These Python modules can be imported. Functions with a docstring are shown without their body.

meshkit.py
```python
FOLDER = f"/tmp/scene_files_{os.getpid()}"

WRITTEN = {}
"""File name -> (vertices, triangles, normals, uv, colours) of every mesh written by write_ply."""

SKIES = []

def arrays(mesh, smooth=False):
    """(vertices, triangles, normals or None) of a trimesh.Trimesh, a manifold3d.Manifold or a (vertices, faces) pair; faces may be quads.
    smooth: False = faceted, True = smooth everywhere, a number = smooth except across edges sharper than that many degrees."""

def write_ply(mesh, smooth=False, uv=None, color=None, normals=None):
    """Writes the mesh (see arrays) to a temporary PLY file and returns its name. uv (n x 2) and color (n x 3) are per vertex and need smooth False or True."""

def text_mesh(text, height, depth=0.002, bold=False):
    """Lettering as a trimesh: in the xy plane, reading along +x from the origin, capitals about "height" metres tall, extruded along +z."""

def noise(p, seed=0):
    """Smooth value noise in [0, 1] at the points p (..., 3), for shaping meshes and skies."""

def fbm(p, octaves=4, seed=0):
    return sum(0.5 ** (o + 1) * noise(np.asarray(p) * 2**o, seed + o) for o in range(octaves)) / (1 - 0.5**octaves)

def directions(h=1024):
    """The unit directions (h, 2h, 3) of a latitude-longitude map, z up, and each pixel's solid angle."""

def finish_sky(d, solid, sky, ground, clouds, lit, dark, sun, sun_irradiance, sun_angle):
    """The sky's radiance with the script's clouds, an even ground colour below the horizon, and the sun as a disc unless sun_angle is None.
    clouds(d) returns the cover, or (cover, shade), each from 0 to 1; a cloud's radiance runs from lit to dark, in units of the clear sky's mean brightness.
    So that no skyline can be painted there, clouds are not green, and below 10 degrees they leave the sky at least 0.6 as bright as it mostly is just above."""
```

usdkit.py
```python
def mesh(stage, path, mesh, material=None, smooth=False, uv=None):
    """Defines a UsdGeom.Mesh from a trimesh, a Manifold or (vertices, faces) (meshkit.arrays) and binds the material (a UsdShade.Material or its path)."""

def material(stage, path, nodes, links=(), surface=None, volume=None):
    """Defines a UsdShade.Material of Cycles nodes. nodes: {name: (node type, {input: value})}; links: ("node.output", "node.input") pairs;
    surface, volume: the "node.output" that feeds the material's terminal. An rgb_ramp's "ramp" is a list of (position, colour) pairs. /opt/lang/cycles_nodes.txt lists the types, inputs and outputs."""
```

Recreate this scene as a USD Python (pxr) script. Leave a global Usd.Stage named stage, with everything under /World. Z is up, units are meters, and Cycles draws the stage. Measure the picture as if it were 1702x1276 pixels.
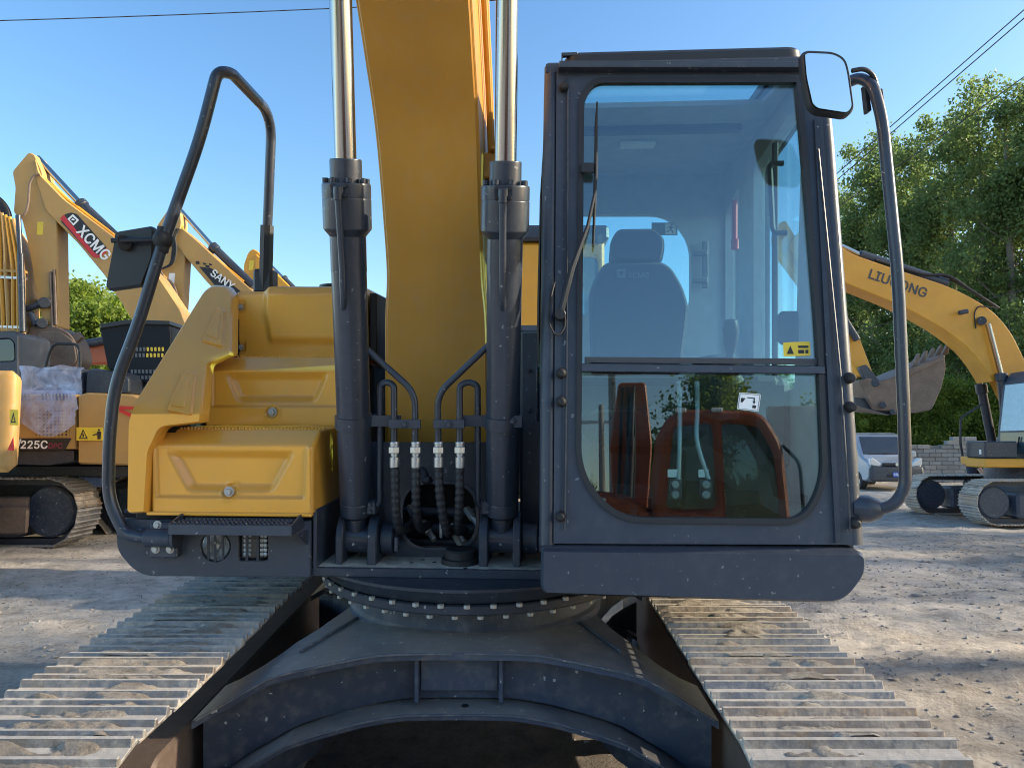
import math, random
import numpy as np, trimesh, shapely, usdkit, meshkit
from shapely.geometry import Polygon, box as sbox
from pxr import Usd, UsdGeom, UsdLux, UsdShade, Gf, Sdf

stage = Usd.Stage.CreateInMemory()
UsdGeom.SetStageUpAxis(stage, 'Z'); UsdGeom.SetStageMetersPerUnit(stage, 1.0)
UsdGeom.Xform.Define(stage, '/World')
A = np.array
rad = math.radians

# ------------------------------------------------------------------ camera, sky, sun, exposure
F = 1229.0                      # focal length in pixels of the 1702 px wide photograph
PITCH = 4.42                    # camera looks up by this many degrees
CAM = A([0.0, 0.0, 1.5])
EXPOSURE = 2.1
SUN_AZ, SUN_EL = 91.0, 22.0     # clockwise from +y, above the horizon
SKY_STRENGTH, SUN_INTENSITY = 0.076, 0.82

cam = UsdGeom.Camera.Define(stage, '/World/camera')
cam.CreateHorizontalApertureAttr(36.0); cam.CreateVerticalApertureAttr(36.0 * 767 / 1024)
cam.CreateFocalLengthAttr(36.0 * F / 1702); cam.CreateClippingRangeAttr(Gf.Vec2f(0.05, 3000))
cam.CreateExposureAttr(EXPOSURE)
cam.AddTranslateOp().Set(Gf.Vec3d(*CAM)); cam.AddRotateXOp().Set(90 + PITCH)

sun = UsdLux.DistantLight.Define(stage, '/World/sun')
sun.CreateNormalizeAttr(True); sun.CreateIntensityAttr(SUN_INTENSITY); sun.CreateAngleAttr(0.6)
sun.CreateColorAttr(Gf.Vec3f(1.0, 0.86, 0.66))
sun.AddRotateZOp().Set(-SUN_AZ); sun.AddRotateXOp().Set(-(90 - SUN_EL))
sky = UsdLux.DomeLight.Define(stage, '/World/sky')
sky.CreateIntensityAttr(1.0)
skm = usdkit.material(stage, '/World/Looks/sky_air', {
    'sky': ('sky_texture', dict(sky_type='single_scattering', sun_disc=False, sun_elevation=rad(SUN_EL), sun_rotation=rad(SUN_AZ),
                                altitude=60.0, air_density=1.0, aerosol_density=1.1, ozone_density=1.0)),
    'gm': ('gamma', dict(gamma=1.0)), 'hs': ('hsv', dict(saturation=1.27, value=1.0)),
    'bg': ('background_shader', dict(strength=SKY_STRENGTH))},
    [('sky.color', 'gm.color'), ('gm.color', 'hs.color'), ('hs.color', 'bg.color')], surface='bg.background')
UsdShade.MaterialBindingAPI.Apply(sky.GetPrim()).Bind(skm)
sky.GetPrim().SetCustomDataByKey('kind', 'structure')

# ------------------------------------------------------------------ coordinates
CP, SP = math.cos(rad(PITCH)), math.sin(rad(PITCH))
YAW = 3.4
CY, SY = math.cos(rad(YAW)), math.sin(rad(YAW))
BASE_C = A([-0.17, 3.0, -1.62])  # the machine's slew axis on its ground, in the frame of the (pitched) machine
def c2w(v):
    v = np.asarray(v, float); return np.stack([v[..., 0], v[..., 1] * CP - v[..., 2] * SP, v[..., 1] * SP + v[..., 2] * CP], -1) + CAM
def C(px, py, d):
    """point of the machine's lower frame seen at photo pixel px, py at depth d"""
    px, py, d = np.broadcast_arrays(np.asarray(px, float), py, d); return np.stack([(px - 851) / F * d, d * 1.0, -(py - 638) / F * d], -1)
def U(px, py, u):
    """the same in the slewed upper structure's frame, u = depth along its own axis"""
    px, py, u = np.broadcast_arrays(np.asarray(px, float), py, u); dx, dz = (px - 851) / F, -(py - 638) / F
    Y = dx * SY + CY; return np.stack([(dx * CY - SY) / Y * u, u * 1.0, dz / Y * u], -1)
def W(px, py, Y):
    """the same in the world, at world depth Y"""
    px, py, Y = np.broadcast_arrays(np.asarray(px, float), py, Y); dx, dz = (px - 851) / F, -(py - 638) / F
    wy, wz = CP - dz * SP, SP + dz * CP
    return np.stack([dx / wy * Y, Y * 1.0, 1.5 + wz / wy * Y], -1)
def u2c(v): v = np.asarray(v, float); return np.stack([v[..., 0] * CY + v[..., 1] * SY, -v[..., 0] * SY + v[..., 1] * CY, v[..., 2]], -1)
XC = lambda v: np.asarray(v) - BASE_C
XU = lambda v: u2c(v) - BASE_C
XI = lambda v: np.asarray(v)

# ------------------------------------------------------------------ prims
USED = {}
def numbered(parent, name):
    k = USED.get((parent, name), 0); USED[(parent, name)] = k + 1
    return f'{parent}/{name}' + (f'_{k:03d}' if k else '')
def pth(p): return '/World' if p is None else (p if isinstance(p, str) else str(p.GetPath()))
def data(p, label=None, cat=None, group=None, kind=None):
    for k, v in (('label', label), ('category', cat), ('group', group), ('kind', kind)):
        if v: p.SetCustomDataByKey(k, v)
    return p
def thing(name, label, cat, loc=(0, 0, 0), rx=0, rz=0, group=None):
    x = UsdGeom.Xform.Define(stage, numbered('/World', name)); x.AddTranslateOp().Set(Gf.Vec3d(*map(float, loc)))
    if rz: x.AddRotateZOp().Set(float(rz))
    if rx: x.AddRotateXOp().Set(float(rx))
    return data(x.GetPrim(), label, cat, group)
def join(parts):
    vs, fs, n = [], [], 0
    for p in parts:
        if hasattr(p, 'vertices'): p = (np.array(p.vertices), np.array(p.faces))
        vs.append(p[0]); fs.append(np.asarray(p[1]) + n); n += len(p[0])
    return np.vstack(vs), np.vstack(fs)
def obj(name, shapes, mat, parent=None, xf=XI, smooth=32, label=None, cat=None, group=None, kind=None):
    if isinstance(shapes, tuple) or hasattr(shapes, 'vertices'): shapes = [shapes]
    v, f = join(shapes); v = xf(v)
    m = usdkit.mesh(stage, numbered(pth(parent), name), trimesh.Trimesh(v, f, process=False), mat, smooth=smooth)
    return data(m.GetPrim(), label, cat, group, kind)
def copy_of(src, name, label, loc, rz=0, scale=1.0, cat=None, group=None):
    x = UsdGeom.Xform.Define(stage, numbered('/World', name)); x.AddTranslateOp().Set(Gf.Vec3d(*map(float, loc))); x.AddRotateZOp().Set(float(rz))
    x.AddScaleOp().Set(Gf.Vec3f(scale))
    p = x.GetPrim(); p.GetReferences().AddInternalReference(src); p.SetInstanceable(True)
    return data(p, label, cat, group)

# ------------------------------------------------------------------ shapes: every one returns (vertices, triangles)
def quads(q): q = np.asarray(q); return np.vstack([q[:, [0, 1, 2]], q[:, [0, 2, 3]]])
def gridf(n, m, wrap=False):
    i, j = np.meshgrid(np.arange(n - 1), np.arange(m if wrap else m - 1), indexing='ij'); j2 = (j + 1) % m
    return quads(np.stack([i * m + j, i * m + j2, (i + 1) * m + j2, (i + 1) * m + j], -1).reshape(-1, 4))
def fix(v, f):
    m = trimesh.Trimesh(v, f, process=False)
    if m.volume < 0: f = np.asarray(f)[:, ::-1]
    return np.asarray(v, float), np.asarray(f)
def _cb(s, b):
    s = np.asarray(s, float) / 2; out = []
    for sx in (-1, 1):
        for sy in (-1, 1):
            for sz in (-1, 1):
                g = A([sx, sy, sz]); out += [g * (s - A([0, b, b])), g * (s - A([b, 0, b])), g * (s - A([b, b, 0]))]
    return A(out)
_H = trimesh.convex.convex_hull(_cb((1, 1, 1), .2)); _p = _cb((1, 1, 1), .2)
_map = [int(np.argmin(((_p - v) ** 2).sum(1))) for v in _H.vertices]
_CF = A(_map)[_H.faces]
def rot(deg, ax): return trimesh.transformations.rotation_matrix(rad(deg), ax)[:3, :3]
def box(c, s, b=None, R=None):
    b = min(s) * .12 if b is None else b
    v = _cb(s, max(b, 1e-5))
    if R is not None: v = v @ np.asarray(R).T
    return v + np.asarray(c, float), _CF
def boxb(x0, x1, y0, y1, z0, z1, b=None): return box(((x0 + x1) / 2, (y0 + y1) / 2, (z0 + z1) / 2), (abs(x1 - x0), abs(y1 - y0), abs(z1 - z0)), b)
def frame(d):
    d = np.asarray(d, float) / np.linalg.norm(d); a = A([0, 0, 1.0]) if abs(d[2]) < .9 else A([1.0, 0, 0])
    x = np.cross(a, d); x /= np.linalg.norm(x); return x, np.cross(d, x), d
def lathe(prof, p0, ax, n=28):
    x, y, z = frame(ax); p0 = np.asarray(p0, float); t = np.arange(n) / n * 2 * np.pi; rows = []
    for r, h in prof: rows.append(p0 + z * h + max(r, 1e-5) * (np.cos(t)[:, None] * x + np.sin(t)[:, None] * y))
    return fix(np.vstack(rows), gridf(len(prof), n, True))
def cyl(p0, p1, r, r1=None, n=24, b=None):
    p0, p1 = np.asarray(p0, float), np.asarray(p1, float); L = np.linalg.norm(p1 - p0); r1 = r if r1 is None else r1
    b = min(r, r1, L) * .12 if b is None else b
    return lathe([(0, 0), (r - b, 0), (r, b), (r1, L - b), (r1 - b, L), (0, L)], p0, p1 - p0, n)
def bend(pts, r=.03, n=5):
    """rounds the corners of a path"""
    pts = [np.asarray(p, float) for p in pts]; out = [pts[0]]; rs = r if np.ndim(r) else [r] * len(pts)
    for i in range(1, len(pts) - 1):
        a, b, c = pts[i - 1], pts[i], pts[i + 1]; la, lc = np.linalg.norm(a - b), np.linalg.norm(c - b); k = min(rs[i], la * .48, lc * .48)
        p, q = b + (a - b) / la * k, b + (c - b) / lc * k
        out += [(1 - t) ** 2 * p + 2 * t * (1 - t) * b + t * t * q for t in np.linspace(0, 1, n)]
    return A(out + [pts[-1]])
def tube(path, r, n=12, wob=0):
    P = np.asarray(path, float); T = np.gradient(P, axis=0); T /= np.linalg.norm(T, axis=1)[:, None] + 1e-12; rr = np.broadcast_to(np.asarray(r, float), (len(P),))
    x = frame(T[0])[0]; rows = []; t = np.arange(n) / n * 2 * np.pi
    for i in range(len(P)):
        x = x - T[i] * (x @ T[i]); x /= np.linalg.norm(x); y = np.cross(T[i], x)
        rows.append(P[i] + rr[i] * (np.cos(t)[:, None] * x + np.sin(t)[:, None] * y))
    v = np.vstack(rows + [P[:1], P[-1:]]); f = gridf(len(P), n, True); N = len(P) * n; j = np.arange(n)
    c0 = np.stack([j, np.full(n, N), (j + 1) % n], 1); c1 = np.stack([(len(P) - 1) * n + j, (len(P) - 1) * n + (j + 1) % n, np.full(n, N + 1)], 1)
    return fix(v, np.vstack([f, c0, c1]))
def arc(c, r, a0, a1, n=8):
    t = np.radians(np.linspace(a0, a1, n)); return [(c[0] + r * math.cos(k), c[1] + r * math.sin(k)) for k in t]
def rp(pts, r, n=6):
    """polygon with rounded corners; r: one radius or one per corner"""
    pts = [np.asarray(p, float) for p in pts]; N = len(pts); rs = r if np.ndim(r) else [r] * N; out = []
    for i in range(N):
        a, b, c = pts[i - 1], pts[i], pts[(i + 1) % N]; la, lc = np.linalg.norm(a - b), np.linalg.norm(c - b); k = min(rs[i], la * .49, lc * .49)
        if k <= 0: out.append(b); continue
        p, q = b + (a - b) / la * k, b + (c - b) / lc * k
        out += [(1 - t) ** 2 * p + 2 * t * (1 - t) * b + t * t * q for t in np.linspace(0, 1, n)]
    return A(out)
def inset(r, d):
    """moves a counter-clockwise ring inwards by d"""
    if d == 0: return r
    e = np.roll(r, -1, 0) - r; e /= np.linalg.norm(e, axis=1)[:, None] + 1e-12; n = np.stack([-e[:, 1], e[:, 0]], 1); n0 = np.roll(n, 1, 0)
    m = n + n0; m /= np.maximum((m * n).sum(1), .35)[:, None]
    return r + m * d
def cut_ring(r, ys):
    for y in ys:
        out = []
        for p, q in zip(r, np.roll(r, -1, 0)):
            out.append(p)
            if (p[1] - y) * (q[1] - y) < 0: out.append(p + (q - p) * (y - p[1]) / (q[1] - p[1]))
        r = A(out)
    return r
def prism(ring, t, m, bev=0.0, holes=(), both=False, cuts=()):
    """plate of outline ring (2D) and thickness t; m(points2d, depth) gives 3D; bev is the front edge's chamfer"""
    def ori(r, ccw=True):
        r = np.asarray(r, float); a = (r[:, 0] * np.roll(r[:, 1], -1) - r[:, 1] * np.roll(r[:, 0], -1)).sum(); return r if (a > 0) == ccw else r[::-1]
    rings = [cut_ring(r, cuts) for r in [ori(ring)] + [ori(h, False) for h in holes]]
    bw = bev if np.ndim(bev) else (bev, bev)      # (in the units of the outline, in depth)
    lay = [(bw[0], 0), (0, bw[1])] if bw[0] else [(0, 0)]
    lay += [(0, t - bw[1]), (bw[0], t)] if (both and bw[0]) else [(0, t)]
    V, Fa, n = [], [], 0
    for r in rings:
        rows = [m(inset(r, i), np.full(len(r), d)) for i, d in lay]; V += rows; Fa.append(gridf(len(lay), len(r), True) + n); n += len(r) * len(lay)
    for k, (i, d) in ((0, lay[0]), (1, lay[-1])):
        rr = [inset(r, i) for r in rings]; whole = Polygon(rr[0], rr[1:]); pcs = [whole]; whole = whole.buffer(0) if cuts else whole
        if cuts: ys = [-1e5, *cuts, 1e5]; pcs = [g for y0, y1 in zip(ys[:-1], ys[1:]) for q in [whole.intersection(sbox(-1e5, y0, 1e5, y1))] for g in getattr(q, 'geoms', [q]) if g.area > 1e-9]
        tri = [trimesh.creation.triangulate_polygon(g, engine='earcut') for g in pcs]; pv, pf = join(tri)
        a = np.cross(pv[pf[:, 1]] - pv[pf[:, 0]], pv[pf[:, 2]] - pv[pf[:, 0]]); pf = np.where((a > 0)[:, None], pf, pf[:, ::-1])
        V.append(m(np.asarray(pv), np.full(len(pv), d))); Fa.append((pf[:, ::-1] if k == 0 else pf) + n); n += len(pv)
    return fix(np.vstack(V), np.vstack(Fa))
def mu(u): return lambda p, d: (lambda q: q + np.stack([0 * d, d, 0 * d], -1))(U(p[:, 0], p[:, 1], u))      # pixel outline on the plane of depth u of the upper structure
def mc(u): return lambda p, d: (lambda q: q + np.stack([0 * d, d, 0 * d], -1))(C(p[:, 0], p[:, 1], u))
def mw(Y): return lambda p, d: (lambda q: q + np.stack([0 * d, d, 0 * d], -1))(W(p[:, 0], p[:, 1], Y))
def mxz(y): return lambda p, d: np.stack([p[:, 0], y + d, p[:, 1]], -1)
def mxy(z): return lambda p, d: np.stack([p[:, 0], p[:, 1], z - d], -1)
def myz(x): return lambda p, d: np.stack([x + d, p[:, 0], p[:, 1]], -1)
def mfree(o, ex, ey, ez): o, ex, ey, ez = map(lambda q: np.asarray(q, float), (o, ex, ey, ez)); return lambda p, d: o + p[:, :1] * ex + p[:, 1:2] * ey + d[:, None] * ez
def hexbolt(p, ax, r=.009, h=.008, washer=True):
    x, y, z = frame(ax); p = np.asarray(p, float); out = [cyl(p + z * .002, p + z * (h + .003), r, n=6, b=.0012)]
    if washer: out.append(cyl(p - z * .002, p + z * .003, r * 1.5, n=16, b=.0008))
    return join(out)
def text(s, h, o, ex, ey, depth=.003, bold=True):
    t = meshkit.text_mesh(s, h, depth, bold); v = np.array(t.vertices); ex, ey = A(ex, float), A(ey, float); ex /= np.linalg.norm(ex); ey = ey - ex * (ey @ ex); ey /= np.linalg.norm(ey)
    return fix(A(o) + v[:, :1] * ex + v[:, 1:2] * ey + v[:, 2:] * np.cross(ex, ey), np.array(t.faces))
def sst(a, b, x): t = np.clip((x - a) / (b - a), 0, 1); return t * t * (3 - 2 * t)

# ------------------------------------------------------------------ materials
def paint(name, col, rough=.35, col2=None, dust=.25, dustcol=(.30, .25, .19), chips=0.0, chipcol=(.6, .6, .58), coat=0.0, metal=0.0, bump=.02, scale=6.0, spec=.5, up=0.0):
    col2 = col2 or tuple(c * .82 for c in col)
    n = {'tc': ('texture_coordinate', {}),
         'n1': ('noise_texture', dict(scale=scale, detail=5.0, roughness=.65)), 'n2': ('noise_texture', dict(scale=scale * 9, detail=4.0, roughness=.6)),
         'n3': ('noise_texture', dict(scale=scale * 16, detail=2.0)),
         'r1': ('rgb_ramp', dict(ramp=[(.35, (0, 0, 0)), (.7, (1, 1, 1))])),
         'r2': ('rgb_ramp', dict(ramp=[(.48, (0, 0, 0)), (.75, (1, 1, 1))])),
         'dm': ('math', dict(math_type='multiply', value2=dust)),
         'cm': ('mix', dict(color1=col, color2=col2)), 'dc': ('mix', dict(color2=dustcol)),
         'rc': ('rgb_ramp', dict(ramp=[(.70, (0, 0, 0)), (.73, (1, 1, 1))])), 'ck': ('math', dict(math_type='multiply', value2=chips)),
         'cc': ('mix', dict(color2=chipcol)),
         'ra': ('math', dict(math_type='multiply_add', value2=.25, value3=rough - .08)),
         'bp': ('bump', dict(strength=.25, distance=bump * .05)),
         'p': ('principled_bsdf', dict(metallic=metal, coat_weight=coat, coat_roughness=.08, specular_ior_level=spec))}
    l = [('tc.object', 'n1.vector'), ('tc.object', 'n2.vector'), ('tc.object', 'n3.vector'), ('n1.fac', 'r1.fac'), ('r1.color', 'cm.fac'), ('n2.fac', 'r2.fac'), ('n1.fac', 'dm.value1'),
         ('cm.color', 'dc.color1'), ('n3.fac', 'rc.fac'), ('rc.color', 'ck.value1'), ('dc.color', 'cc.color1'), ('ck.value', 'cc.fac'), ('cc.color', 'p.base_color'),
         ('n1.fac', 'ra.value1'), ('ra.value', 'p.roughness'), ('n2.fac', 'bp.height'), ('bp.normal', 'p.normal')]
    n['dr'] = ('math', dict(math_type='multiply')); l += [('r2.color', 'dr.value1'), ('dm.value', 'dr.value2'), ('dr.value', 'dc.fac')]
    if up:
        n.update(gg=('geometry', {}), sz=('separate_xyz', {}), um=('map_range', dict(from_min=.55, from_max=1.0, to_min=0.0, to_max=up, clamp=True)), ur=('rgb_ramp', dict(ramp=[(.3, (.25, .25, .25)), (.6, (1, 1, 1))])), uu=('math', dict(math_type='multiply')), us=('math', dict(math_type='add', use_clamp=True)))
        l = [x for x in l if x[1] != 'dc.fac'] + [('gg.normal', 'sz.vector'), ('sz.z', 'um.value'), ('um.result', 'uu.value1'), ('n1.fac', 'ur.fac'), ('ur.color', 'uu.value2'), ('dr.value', 'us.value1'), ('uu.value', 'us.value2'), ('us.value', 'dc.fac')]
    return usdkit.material(stage, '/World/Looks/' + name, n, l, surface='p.BSDF')
def plain(name, col, rough=.5, metal=0.0, **k):
    return usdkit.material(stage, '/World/Looks/' + name, {'tc': ('texture_coordinate', {}), 'n': ('noise_texture', dict(scale=14.0, detail=4.0)), 'c': ('mix', dict(color1=tuple(c * .8 for c in col), color2=tuple(min(1, c * 1.15) for c in col))),
        'p': ('principled_bsdf', dict(roughness=rough, metallic=metal, **k))}, [('tc.object', 'n.vector'), ('n.fac', 'c.fac'), ('c.color', 'p.base_color')], surface='p.BSDF')
def pane(name, tint, f0=.05, gloss=(1, 1, 1)):
    """a thin sheet: clear, with the mirror image growing towards grazing angles the same from both sides"""
    return usdkit.material(stage, '/World/Looks/' + name, {'t': ('transparent_bsdf', dict(color=tint)), 'g': ('glossy_bsdf', dict(color=gloss, roughness=0.0)), 'w': ('layer_weight', dict(blend=.5)),
        'p': ('math', dict(math_type='power', value2=5.0)), 'k': ('math', dict(math_type='multiply_add', value2=1 - f0, value3=f0)), 'm': ('mix_closure', {})},
        [('w.facing', 'p.value1'), ('p.value', 'k.value1'), ('k.value', 'm.fac'), ('t.BSDF', 'm.closure1'), ('g.BSDF', 'm.closure2')], surface='m.closure')
M = {}
M['yellow'] = paint('machine_yellow', (.72, .335, .042), .24, (.68, .315, .040), dust=.16, coat=.35, bump=.012, scale=3.0)
M['boomy'] = paint('boom_yellow', (.44, .20, .020), .42, (.40, .18, .018), dust=.2, bump=.012, scale=2.5)
M['bgy'] = paint('worn_yellow', (.46, .26, .07), .5, (.40, .23, .07), dust=.5, dustcol=(.36, .29, .2), bump=.02, scale=2.2)
M['ly'] = paint('amber_yellow', (.62, .29, .02), .45, (.56, .25, .02), dust=.25, bump=.02, scale=2.0)
M['orange'] = paint('orange_paint', (.36, .085, .025), .45, (.30, .07, .022), dust=.25, scale=2.0)
M['char'] = paint('charcoal_paint', (.029, .037, .054), .36, (.036, .045, .062), dust=.22, dustcol=(.16, .15, .14), chips=.22, bump=.03, scale=3.0)
M['dark'] = paint('black_blue_paint', (.018, .024, .036), .34, (.023, .030, .043), dust=.25, dustcol=(.14, .13, .12), chips=.35, bump=.02, scale=3.0)
M['frame'] = paint('undercarriage_paint', (.026, .038, .060), .36, (.036, .047, .070), dust=.38, dustcol=(.30, .275, .235), chips=.5, up=.65, bump=.03, scale=2.4)
M['cylp'] = paint('cylinder_paint', (.022, .028, .040), .28, (.027, .033, .046), dust=.12, dustcol=(.15, .14, .13), chips=.25, coat=.2, bump=.012, scale=4.0)
M['black'] = plain('black_plastic', (.014, .015, .017), .45)
M['hoodblack'] = plain('hood_black', (.010, .013, .017), .6, specular_ior_level=.2)
M['rubber'] = plain('black_rubber', (.010, .010, .011), .65)
M['gasket'] = plain('window_gasket', (.012, .013, .015), .5)
M['hose'] = plain('hose_wrap', (.012, .013, .016), .55)
M['chrome'] = usdkit.material(stage, '/World/Looks/chrome', {'p': ('principled_bsdf', dict(base_color=(.40, .395, .39), metallic=1.0, roughness=.16))}, surface='p.BSDF')
M['mirror'] = usdkit.material(stage, '/World/Looks/mirror_silver', {'p': ('principled_bsdf', dict(base_color=(.80, .82, .84), metallic=1.0, roughness=.01))}, surface='p.BSDF')
M['zinc'] = plain('zinc_steel', (.55, .56, .55), .32, .85)
M['bolt'] = plain('bolt_steel', (.42, .41, .38), .5, .4)
M['lamp'] = plain('lamp_reflector', (.7, .71, .72), .2, .6)
M['lens'] = pane('lamp_lens', (.9, .92, .93), .04)
M['glass'] = pane('cab_glass', (.84, .94, .95), .13)
M['glass2'] = pane('rear_glass', (.70, .88, .90), .04)
M['glass3'] = pane('lower_glass', (.76, .88, .88), .075)
M['bgglass'] = pane('far_glass', (.35, .45, .48), .08)
M['inner'] = plain('cab_lining', (.36, .365, .37), .75)
M['innerd'] = plain('dark_lining', (.05, .053, .06), .7)
M['fabric'] = plain('seat_fabric', (.022, .024, .030), .9)
M['seatgrey'] = plain('seat_lettering', (.12, .13, .14), .8)
M['steelwh'] = plain('pedal_steel', (.42, .44, .45), .3, .6)
M['white'] = plain('white_print', (.78, .78, .76), .5)
M['red'] = plain('red_print', (.55, .02, .02), .4)
M['stick'] = plain('yellow_sticker', (.72, .52, .04), .45)
M['ink'] = plain('black_print', (.015, .015, .017), .5)
M['green'] = plain('green_print', (.02, .09, .06), .5)
M['bucket'] = paint('worn_bucket', (.10, .07, .055), .55, (.17, .12, .09), dust=.6, dustcol=(.25, .2, .16), metal=.2, bump=.06, scale=3.0)
M['film'] = usdkit.material(stage, '/World/Looks/plastic_film', {'t': ('transparent_bsdf', dict(color=(.9, .9, .93))), 'g': ('principled_bsdf', dict(base_color=(.55, .57, .68), roughness=.25)), 'n': ('noise_texture', dict(scale=5.0, detail=3.0, distortion=1.5)),
    'r': ('rgb_ramp', dict(ramp=[(.35, (.10, .10, .10)), (.75, (.38, .38, .38))])), 'm': ('mix_closure', {})}, [('n.fac', 'r.fac'), ('r.color', 'm.fac'), ('t.BSDF', 'm.closure1'), ('g.BSDF', 'm.closure2')], surface='m.closure')
def steel_shoe(name, steel, rust, dustc):
    n = {'tc': ('texture_coordinate', {}), 'g': ('geometry', {}), 'sx': ('separate_xyz', {}), 'n1': ('noise_texture', dict(scale=4.0, detail=6.0, roughness=.7)), 'n2': ('noise_texture', dict(scale=34.0, detail=5.0, roughness=.7)), 'n3': ('noise_texture', dict(scale=11.0, detail=5.0, roughness=.65)),
         'up': ('map_range', dict(from_min=.35, from_max=.95, to_min=-.06, to_max=.34, clamp=True)), 'ad': ('math', dict(math_type='multiply_add', value2=.9)), 'ad2': ('math', dict(math_type='multiply_add', value2=.5)),
         'df': ('rgb_ramp', dict(ramp=[(.58, (0, 0, 0)), (.82, (1, 1, 1))])), 'rr': ('rgb_ramp', dict(ramp=[(.48, (0, 0, 0)), (.66, (.8, .8, .8))])),
         'c1': ('mix', dict(color1=steel, color2=rust)), 'dn': ('rgb_ramp', dict(ramp=[(.3, tuple(x * .72 for x in dustc)), (.7, dustc)])), 'c2': ('mix', {}),
         'iv': ('math', dict(math_type='multiply_add', value2=-.55, value3=.55)), 'rg': ('math', dict(math_type='multiply_add', value2=.5, value3=.36)), 'bp': ('bump', dict(strength=.7, distance=.006)), 'p': ('principled_bsdf', {})}
    l = [('tc.object', x + '.vector') for x in ('n1', 'n2', 'n3')] + [('g.normal', 'sx.vector'), ('sx.z', 'up.value'), ('n1.fac', 'ad.value1'), ('up.result', 'ad.value3'), ('n2.fac', 'ad2.value1'), ('ad.value', 'ad2.value3'), ('ad2.value', 'df.fac'),
         ('n3.fac', 'rr.fac'), ('rr.color', 'c1.fac'), ('n2.fac', 'dn.fac'), ('c1.color', 'c2.color1'), ('dn.color', 'c2.color2'), ('df.color', 'c2.fac'), ('c2.color', 'p.base_color'), ('df.color', 'iv.value1'), ('iv.value', 'p.metallic'), ('df.color', 'rg.value1'), ('rg.value', 'p.roughness'), ('n2.fac', 'bp.height'), ('bp.normal', 'p.normal')]
    return usdkit.material(stage, '/World/Looks/' + name, n, l, surface='p.BSDF')
M['shoe'] = steel_shoe('track_shoe_steel', (.20, .20, .205), (.27, .22, .17), (.52, .47, .40))
M['shoe2'] = steel_shoe('rusty_track_steel', (.24, .20, .17), (.33, .22, .13), (.50, .44, .36))
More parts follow.
